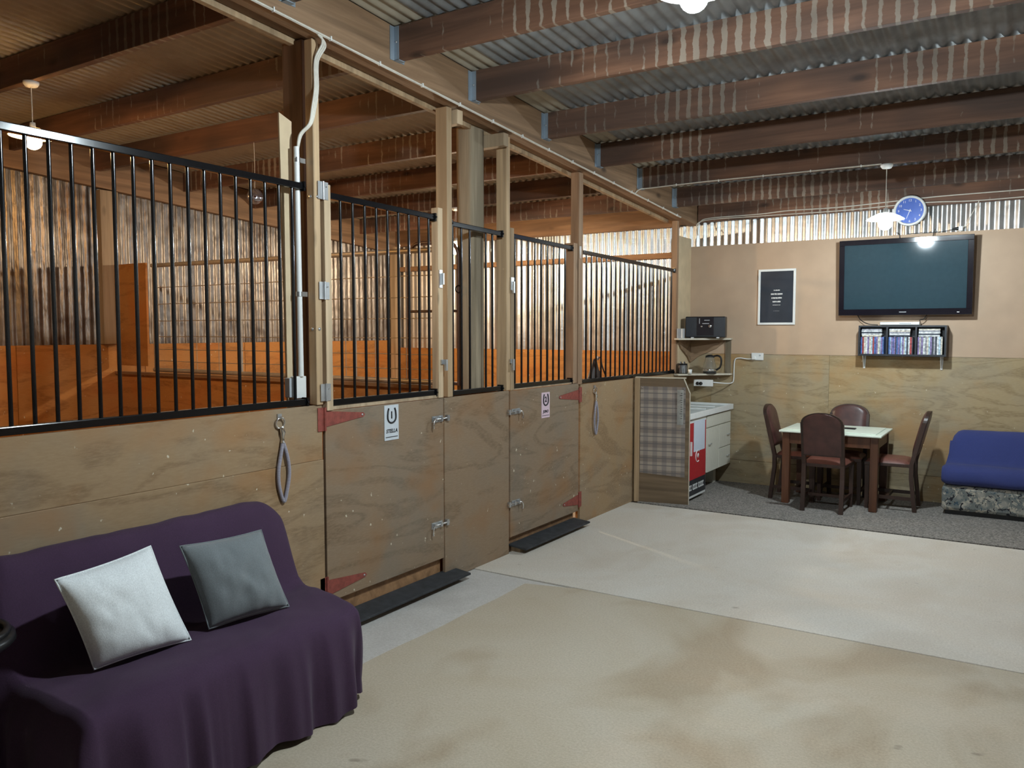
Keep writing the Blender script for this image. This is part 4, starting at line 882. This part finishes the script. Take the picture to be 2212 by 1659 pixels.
for a in ((-pw, pw, -ph, -ph+0.022), (-pw, pw, ph-0.022, ph), (-pw, -pw+0.022, -ph+0.022, ph-0.022), (pw-0.022, pw, -ph+0.022, ph-0.022)): g.box(a[0], a[1], -0.020, -0.001, a[2], a[3])
obj('frame', g, frame_white, t, bevel=0.002); obj('print', G().box(-pw+0.022, pw-0.022, -0.011, -0.002, -ph+0.022, ph-0.022), poster_m, t)
for z, hw, hh in ((0.068, 0.030, 0.006), (0.030, 0.058, 0.008), (-0.010, 0.052, 0.008), (-0.048, 0.040, 0.008), (-0.082, 0.038, 0.003), (-0.142, 0.03, 0.002)):   # rows of tiny blurred letters
    g = G(); x = -hw
    while x < hw:
        lw = random.uniform(0.004, 0.009); g.box(x, min(hw, x+lw), -0.0118, -0.011, z-hh*random.uniform(0.7, 1), z+hh*random.uniform(0.7, 1)); x += lw+random.choice((0.0018, 0.0018, 0.005))
    obj('lettering', g, dim_ink if z < -0.1 else white_ink, t)
t = thing('wall_clock', 'round wall clock with blue face and pale rim', 'clock', (-1.0, 8.46, 2.725))
R_ = 0.139
obj('rim', G().lathe([(R_-0.022, 0.0), (R_-0.022, -0.022), (R_-0.014, -0.034), (R_, -0.026), (R_+0.002, 0.0), (R_-0.022, 0.0)], n=48, axis='y'), frame_white, t)
obj('clock_body', G().lathe([(0.0001, 0.006), (R_-0.004, 0.006), (R_-0.004, 0.0), (R_-0.02, 0.0)], n=40, axis='y'), black_pl, t)
obj('face', G().lathe([(0.0001, -0.010), (R_-0.022, -0.010), (R_-0.022, 0.004), (0.0001, 0.004)], n=40, axis='y', smooth=False), clock_blue, t)
for h in range(1, 13):
    a = h*PI/6; lettering(str(h), 0.030, white_ink, t, (0.095*math.sin(a), -0.011, 0.095*math.cos(a)), '-y', name='numeral')
def hand(nm, deg, ln, wd_):
    a = math.radians(deg); d = Vector((math.sin(a), 0, math.cos(a))); s = Vector((math.cos(a), 0, -math.sin(a)))
    q = [-d*0.015-s*wd_, d*ln-s*wd_*0.4, d*ln+s*wd_*0.4, -d*0.015+s*wd_]
    obj(nm, G().hexa([p+Vector((0, -0.013, 0)) for p in q], [p+Vector((0, -0.0145, 0)) for p in q]), white_ink, t)
hand('hour_hand', 287, 0.055, 0.0035); hand('minute_hand', 201, 0.08, 0.003)
obj('hub', G().lathe([(0.0001, -0.016), (0.006, -0.016), (0.006, -0.010), (0.0001, -0.010)], n=12, axis='y'), white_ink, t)
obj('spacer', G().box(-0.03, 0.03, 0.006, 0.085, -0.05, 0.03), black_pl, t)
t = thing('plug_lead', 'black plug and white socket on the ledge right of the clock', 'plug', (-0.60, 8.51, 2.515))
obj('plug', G().tube([(-0.05, 0, 0.022), (-0.02, 0, 0.026), (0.0, 0, 0.026)], [0.007, 0.014, 0.017], 10), black_pl, t); obj('socket', G().box(0.0, 0.035, -0.014, 0.014, 0.004, 0.046), white_pl, t, bevel=0.003)
obj('lead', G().tube(smooth_path([(-0.05, 0, 0.022), (-0.12, 0, 0.008), (-0.28, 0, 0.005), (-0.42, 0, 0.004)], 5), 0.0035, 6), black_pl, t)
obj('cord', G().tube(smooth_path([(0.03, 0, 0.03), (0.08, -0.01, 0.08), (0.09, -0.02, 0.12), (0.13, -0.03, 0.20), (0.16, -0.04, 0.262)], 5), 0.0035, 6), cable_m, t)
t = thing('wall_socket', 'white double wall socket with plugged cable above the plywood', 'socket', (-2.40, YB-0.03, 1.345))
obj('plate', G().box(-0.062, 0.062, -0.016, 0.0, -0.038, 0.038), white_pl, t, bevel=0.004); obj('plug', G().box(-0.05, -0.012, -0.045, -0.016, -0.03, 0.006), white_pl, t, bevel=0.006)
obj('switch', G().box(0.02, 0.035, -0.0185, -0.016, 0.005, 0.02), grey_pl, t)
t = thing('extension_lead', 'white power strip and cable fixed under the corner shelves', 'power strip', (0, 0, 0))
o = obj('power_strip', G().box(-0.10, 0.10, -0.016, 0.016, -0.035, 0.035), white_pl, t, bevel=0.006); o.location = (-2.90, 8.30, 1.065); o.rotation_euler = (0, 0, 0.1)
for dx in (-0.035, 0.0): obj('plug', G().lathe([(0.0001, -0.03), (0.018, -0.03), (0.018, -0.016), (0.0001, -0.016)], (-2.92+dx, 8.30, 1.06), 12, 'y'), black_pl, t)
obj('cord', G().tube(smooth_path([(-2.80, 8.31, 1.075), (-2.70, 8.40, 1.062), (-2.66, 8.49, 1.063), (-2.644, 8.506, 1.10), (-2.642, 8.508, 1.22), (-2.632, 8.508, 1.31), (-2.58, 8.506, 1.327), (-2.50, 8.50, 1.318), (-2.43, 8.49, 1.322)], 7), 0.006, 7), white_pl, t)

# ------------------------------------------------------------------ corner shelves and what stands on them
t = thing('corner_shelf', 'pale two-tier corner shelf beside the last barred grille', 'shelf', (0, 0, 0))
CX, CY = W+0.008, YB-0.032
for z, a, b_ in ((1.535, 0.47, 0.465), (1.165, 0.46, 0.47)):
    obj('shelf_board', G().prism([(CX, CY), (CX, CY-a), (CX+0.05, CY-a-0.01), (CX+b_, CY-0.06), (CX+b_, CY)], 'z', z-0.018, z), shelf_edge, t, bevel=0.002)
cur = [(0.0, 0.0), (0.37, 0.0), (0.37, -0.03), (0.30, -0.09), (0.20, -0.135), (0.10, -0.18), (0.03, -0.235), (0.0, -0.25)]
obj('bracket', G().prism([(CX+a, 1.517+b_) for a, b_ in cur], 'y', CY-0.018, CY), corner_wood, t); obj('bracket', G().prism([(CY-0.02-a*0.95, 1.517+b_) for a, b_ in cur], 'x', CX, CX+0.018), corner_wood, t)
obj('bracket', G().prism([(CX+a, 1.147+b_*0.4) for a, b_ in cur], 'y', CY-0.018, CY), corner_wood, t)
obj('upright', G().box(CX+0.395, CX+0.452, CY-0.014, CY, 1.166, 1.517), pole_m, t)
t = thing('stereo', 'black compact stereo with silver dial on the upper corner shelf', 'stereo', (-2.885, 8.315, 1.535), rz=0.22)
obj('body', G().box(-0.205, 0.205, -0.085, 0.085, 0.006, 0.225), black_pl, t, bevel=0.012)
obj('speaker_grille', G().box(-0.198, -0.09, -0.0875, -0.085, 0.016, 0.215), shelf_black, t); obj('speaker_grille', G().box(0.09, 0.198, -0.0875, -0.085, 0.016, 0.215), shelf_black, t)
obj('control_panel', G().box(-0.085, 0.085, -0.088, -0.085, 0.03, 0.215), bezel_m, t)
d_ = obj('dial', G().lathe([(0.0001, -0.104), (0.014, -0.104), (0.018, -0.098), (0.018, -0.088), (0.0001, -0.088)], (0.05, 0, 0.125), 20, 'y'), chrome, t)
obj('button', G().lathe([(0.0001, -0.096), (0.009, -0.096), (0.009, -0.088), (0.0001, -0.088)], (-0.035, 0, 0.122), 14, 'y'), chrome, t)
obj('display', G().box(-0.03, 0.04, -0.0895, -0.088, 0.148, 0.156), dim_ink, t); obj('display', G().box(-0.01, 0.045, -0.0895, -0.088, 0.182, 0.19), dim_ink, t); obj('trim_strip', G().box(-0.062, -0.055, -0.0895, -0.088, 0.15, 0.205), dim_ink, t)
for x in (-0.13, 0.13): obj('foot', G().box(x-0.015, x+0.015, -0.088, -0.06, 0.0, 0.012), steel, t)
t = thing('box', 'small grey and white box standing in front of the stereo', 'box', (-3.085, 8.11, 1.535))
obj('carton', G().box(-0.035, 0.035, -0.02, 0.02, 0.0, 0.10), grey_pl, t); obj('label_strip', G().box(0.012, 0.022, -0.0212, -0.02, 0.004, 0.096), white_pl, t)
t = thing('coffee_pot', 'glass coffee pot with black handle on the lower corner shelf', 'coffee pot', (-2.845, 8.33, 1.165))
obj('glass_body', G().lathe([(0.0001, 0.008), (0.066, 0.008), (0.070, 0.02), (0.070, 0.05), (0.064, 0.09), (0.052, 0.13), (0.045, 0.16), (0.047, 0.175), (0.044, 0.175), (0.042, 0.16), (0.049, 0.13), (0.061, 0.09), (0.067, 0.05), (0.067, 0.022), (0.0001, 0.014)], n=28), glass_m, t)
obj('lid', G().lathe([(0.0001, 0.198), (0.02, 0.196), (0.044, 0.186), (0.048, 0.176), (0.0001, 0.176)], n=24), black_pl, t)
obj('band', G().lathe([(0.0715, 0.028), (0.0725, 0.03), (0.0725, 0.044), (0.0715, 0.046), (0.071, 0.037), (0.0715, 0.028)], n=28), chrome, t); obj('base', G().lathe([(0.0001, 0.0), (0.07, 0.0), (0.07, 0.008), (0.0001, 0.008)], n=28), black_pl, t)
obj('handle', G().tube(smooth_path([(0.045, 0, 0.182), (0.085, 0, 0.188), (0.118, 0, 0.165), (0.122, 0, 0.11), (0.108, 0, 0.065), (0.088, 0, 0.05), (0.073, 0, 0.037)], 5), [0.010]*31, 8), black_pl, t)
t = thing('canister', 'black ribbed canister of cutlery beside the coffee pot', 'canister', (-3.075, 8.145, 1.165))
obj('body', G().lathe([(0.0001, 0.0), (0.052, 0.0), (0.052, 0.105), (0.047, 0.105), (0.047, 0.01), (0.0001, 0.01)], n=24), black_pl, t)
for k in range(5): obj('rib', G().box(-0.004, 0.004, -0.056, -0.051, 0.008, 0.09), steel, t).rotation_euler = (0, 0, -0.2+0.33*k)
for k in range(4): obj('handle_end', G().tube([(-0.025+0.017*k, 0.01*(-1)**k, 0.012), (-0.03+0.02*k, 0.014*(-1)**k, 0.125)], 0.005, 6), (steel, black_pl)[k % 2], t)
tag(obj('cup', G().lathe([(0.0001, 1.166), (0.016, 1.166), (0.021, 1.212), (0.0195, 1.212), (0.0145, 1.170), (0.0001, 1.170)], (-2.985, 8.13, 0), 20), white_pl), 'tiny white cup between the canister and coffee pot', 'cup')

# ------------------------------------------------------------------ kitchenette: end panel, cloth, fridge, cabinet, worktop
pa = math.atan2(0.10, 0.50)
t = thing('end_panel', 'brown clipped-corner panel screening the kitchenette from the hall', 'panel', (-3.125, 7.062, 0.006), rz=pa)
pl = 0.505
obj('board', G().prism([(0.02, 0.0), (pl, 0.0), (pl, 1.03), (pl-0.055, 1.16), (0.02, 1.165)], 'y', -0.009, 0.009), panel_brown, t)
obj('edge_strip', G().box(0.0, 0.045, -0.03, -0.0095, 0.0, 1.165), timber_v, t, bevel=0.002)
obj('edge_strip', G().prism([(pl, 0.0), (pl+0.006, 0.0), (pl+0.006, 1.035), (pl-0.05, 1.168), (pl-0.055, 1.16), (pl, 1.03)], 'y', -0.011, 0.011), shelf_edge, t)
obj('top_ledge', G().box(0.0, pl-0.04, -0.012, 0.05, 1.166, 1.176), shelf_edge, t)
t = thing('plaid_cloth', 'brown plaid cloth pinned on the kitchenette end panel', 'cloth', (-3.125, 7.062, 0.006), rz=pa)
obj('cloth', G().grid(lambda a, b_: (0.052+0.418*a, -0.014-0.004*noise.noise((a*5, b_*4, 2)), 0.275-0.022*a+(0.815+0.02*a)*b_), 20, 30), plaid_m, t)
for x, z in ((0.07, 1.075), (0.455, 1.07)): obj('pin', G().lathe([(0.0001, -0.024), (0.006, -0.022), (0.006, -0.016), (0.0001, -0.016)], (x, 0, z), 10, 'y'), chrome, t)
t = thing('paper_list', 'narrow grey paper list pinned over the plaid cloth', 'paper', (-3.125, 7.062, 0.006), rz=pa)
obj('sheet', G().grid(lambda a, b_: (0.395+0.058*a, -0.021-0.003*math.sin(a*3), 0.74+0.325*b_), 6, 12), plain('faded_paper', (0.34, 0.335, 0.31), 0.8), t)
g = G()
for k in range(12): g.box(0.43-random.uniform(0, 0.012), 0.443, -0.0255, -0.0247, 0.80+k*0.021, 0.804+k*0.021)
obj('writing', g, ink, t)
FX = -2.655
t = thing('drinks_fridge', 'small white fridge with red and black front beside the plaid panel', 'fridge', (0, 0, 0.006))
obj('body', G().box(-3.10, FX-0.03, 7.205, 7.70, 0.02, 0.795), fridge_white, t, bevel=0.005)
dr = obj('door', G().box(FX-0.03, FX, 7.205, 7.70, 0.03, 0.795), fridge_white, t, bevel=0.005)
obj('red_panel', G().box(FX, FX+0.0015, 7.225, 7.69, 0.205, 0.742), fridge_red, dr); obj('black_panel', G().box(FX, FX+0.0015, 7.225, 7.69, 0.055, 0.205), fridge_black, dr)
obj('door_handle', G().box(FX+0.002, FX+0.016, 7.255, 7.275, 0.44, 0.57), white_pl, dr)
obj('emblem_ring', G().tube([(FX+0.003, 7.46+0.052*math.cos(a), 0.415+0.055*math.sin(a)) for a in [math.radians(50+i*14) for i in range(19)]], 0.005, 6), white_ink, dr)
obj('emblem_dot', G().lathe([(0.0001, 0.003), (0.022, 0.003), (0.022, 0.001), (0.0001, 0.001)], (FX, 7.475, 0.418), 18, 'x'), white_ink, dr)
g = G(); y = 7.245
for wd_, gap in ((0.03, 0.01), (0.022, 0.032), (0.026, 0.008), (0.026, 0.008), (0.026, 0.008), (0.026, 0.03), (0.03, 0.01), (0.026, 0.008), (0.03, 0.008), (0.03, 0.0)):
    obj('letter', G().prism([(y, 0.105), (y+wd_, 0.105), (y+wd_, 0.118), (y+wd_*0.4, 0.118), (y+wd_*0.4, 0.143), (y+wd_*0.85, 0.143), (y+wd_*0.85, 0.158), (y, 0.158)], 'x', FX+0.0015, FX+0.0025), white_ink, dr); y += wd_+gap
obj('foot_rail', G().box(-3.05, FX-0.05, 7.22, 7.69, 0.0, 0.02), black_pl, t)
tag(obj('paper_note', G().box(FX+0.0028, FX+0.004, 7.345, 7.655, 0.47, 0.76), paper), 'blank white paper sheet stuck on the red fridge door', 'paper')
t = thing('cabinet', 'cream kitchen cabinet with drawers between fridge and back wall', 'cabinet', (0, 0, 0))
obj('carcass', G().box(-3.10, FX-0.012, 7.715, 8.455, 0.215, 0.782), cab_m, t, bevel=0.003)
for y0, y1, z0, z1 in ((7.72, 8.075, 0.22, 0.655), (8.085, 8.45, 0.42, 0.655), (8.085, 8.45, 0.22, 0.412), (7.72, 8.45, 0.665, 0.778)):
    f_ = obj('drawer' if z1 > 0.66 or y0 > 8 else 'door', G().box(FX-0.0118, FX+0.004, y0, y1, z0, z1), cab_m, t, bevel=0.002)
    if z1 < 0.66:
        hy_ = y0+0.07 if y0 < 8 else y1-0.09
        obj('handle', G().tube(smooth_path([(FX+0.004, hy_-0.03, (z0+z1)/2+0.06*(y0 < 8)), (FX+0.02, hy_-0.025, (z0+z1)/2+0.06*(y0 < 8)), (FX+0.02, hy_+0.025, (z0+z1)/2+0.06*(y0 < 8)), (FX+0.004, hy_+0.03, (z0+z1)/2+0.06*(y0 < 8))], 4), 0.004, 6), steel, f_)
obj('support', G().box(-2.98, -2.80, 8.36, 8.44, 0.006, 0.215), cab_m, t)
obj('support', G().box(-3.09, -2.98, 7.76, 7.80, 0.006, 0.215), cab_m, t)
t = thing('worktop', 'white laminate worktop with raised edge over fridge and cabinet', 'worktop', (0, 0, 0))
obj('slab', G().box(-3.11, FX+0.022, 7.205, 8.475, 0.802, 0.826), work_m, t, bevel=0.002)
obj('front_lip', G().box(FX+0.006, FX+0.024, 7.20, 8.478, 0.79, 0.845), white_pl, t, bevel=0.004)
obj('end_lip', G().box(-3.11, FX+0.006, 8.455, 8.478, 0.826, 0.845), white_pl, t); obj('rib', G().box(-3.0, -2.74, 7.9, 7.93, 0.826, 0.836), white_pl, t)
obj('rib', G().box(-3.0, -2.74, 8.18, 8.21, 0.826, 0.836), white_pl, t)
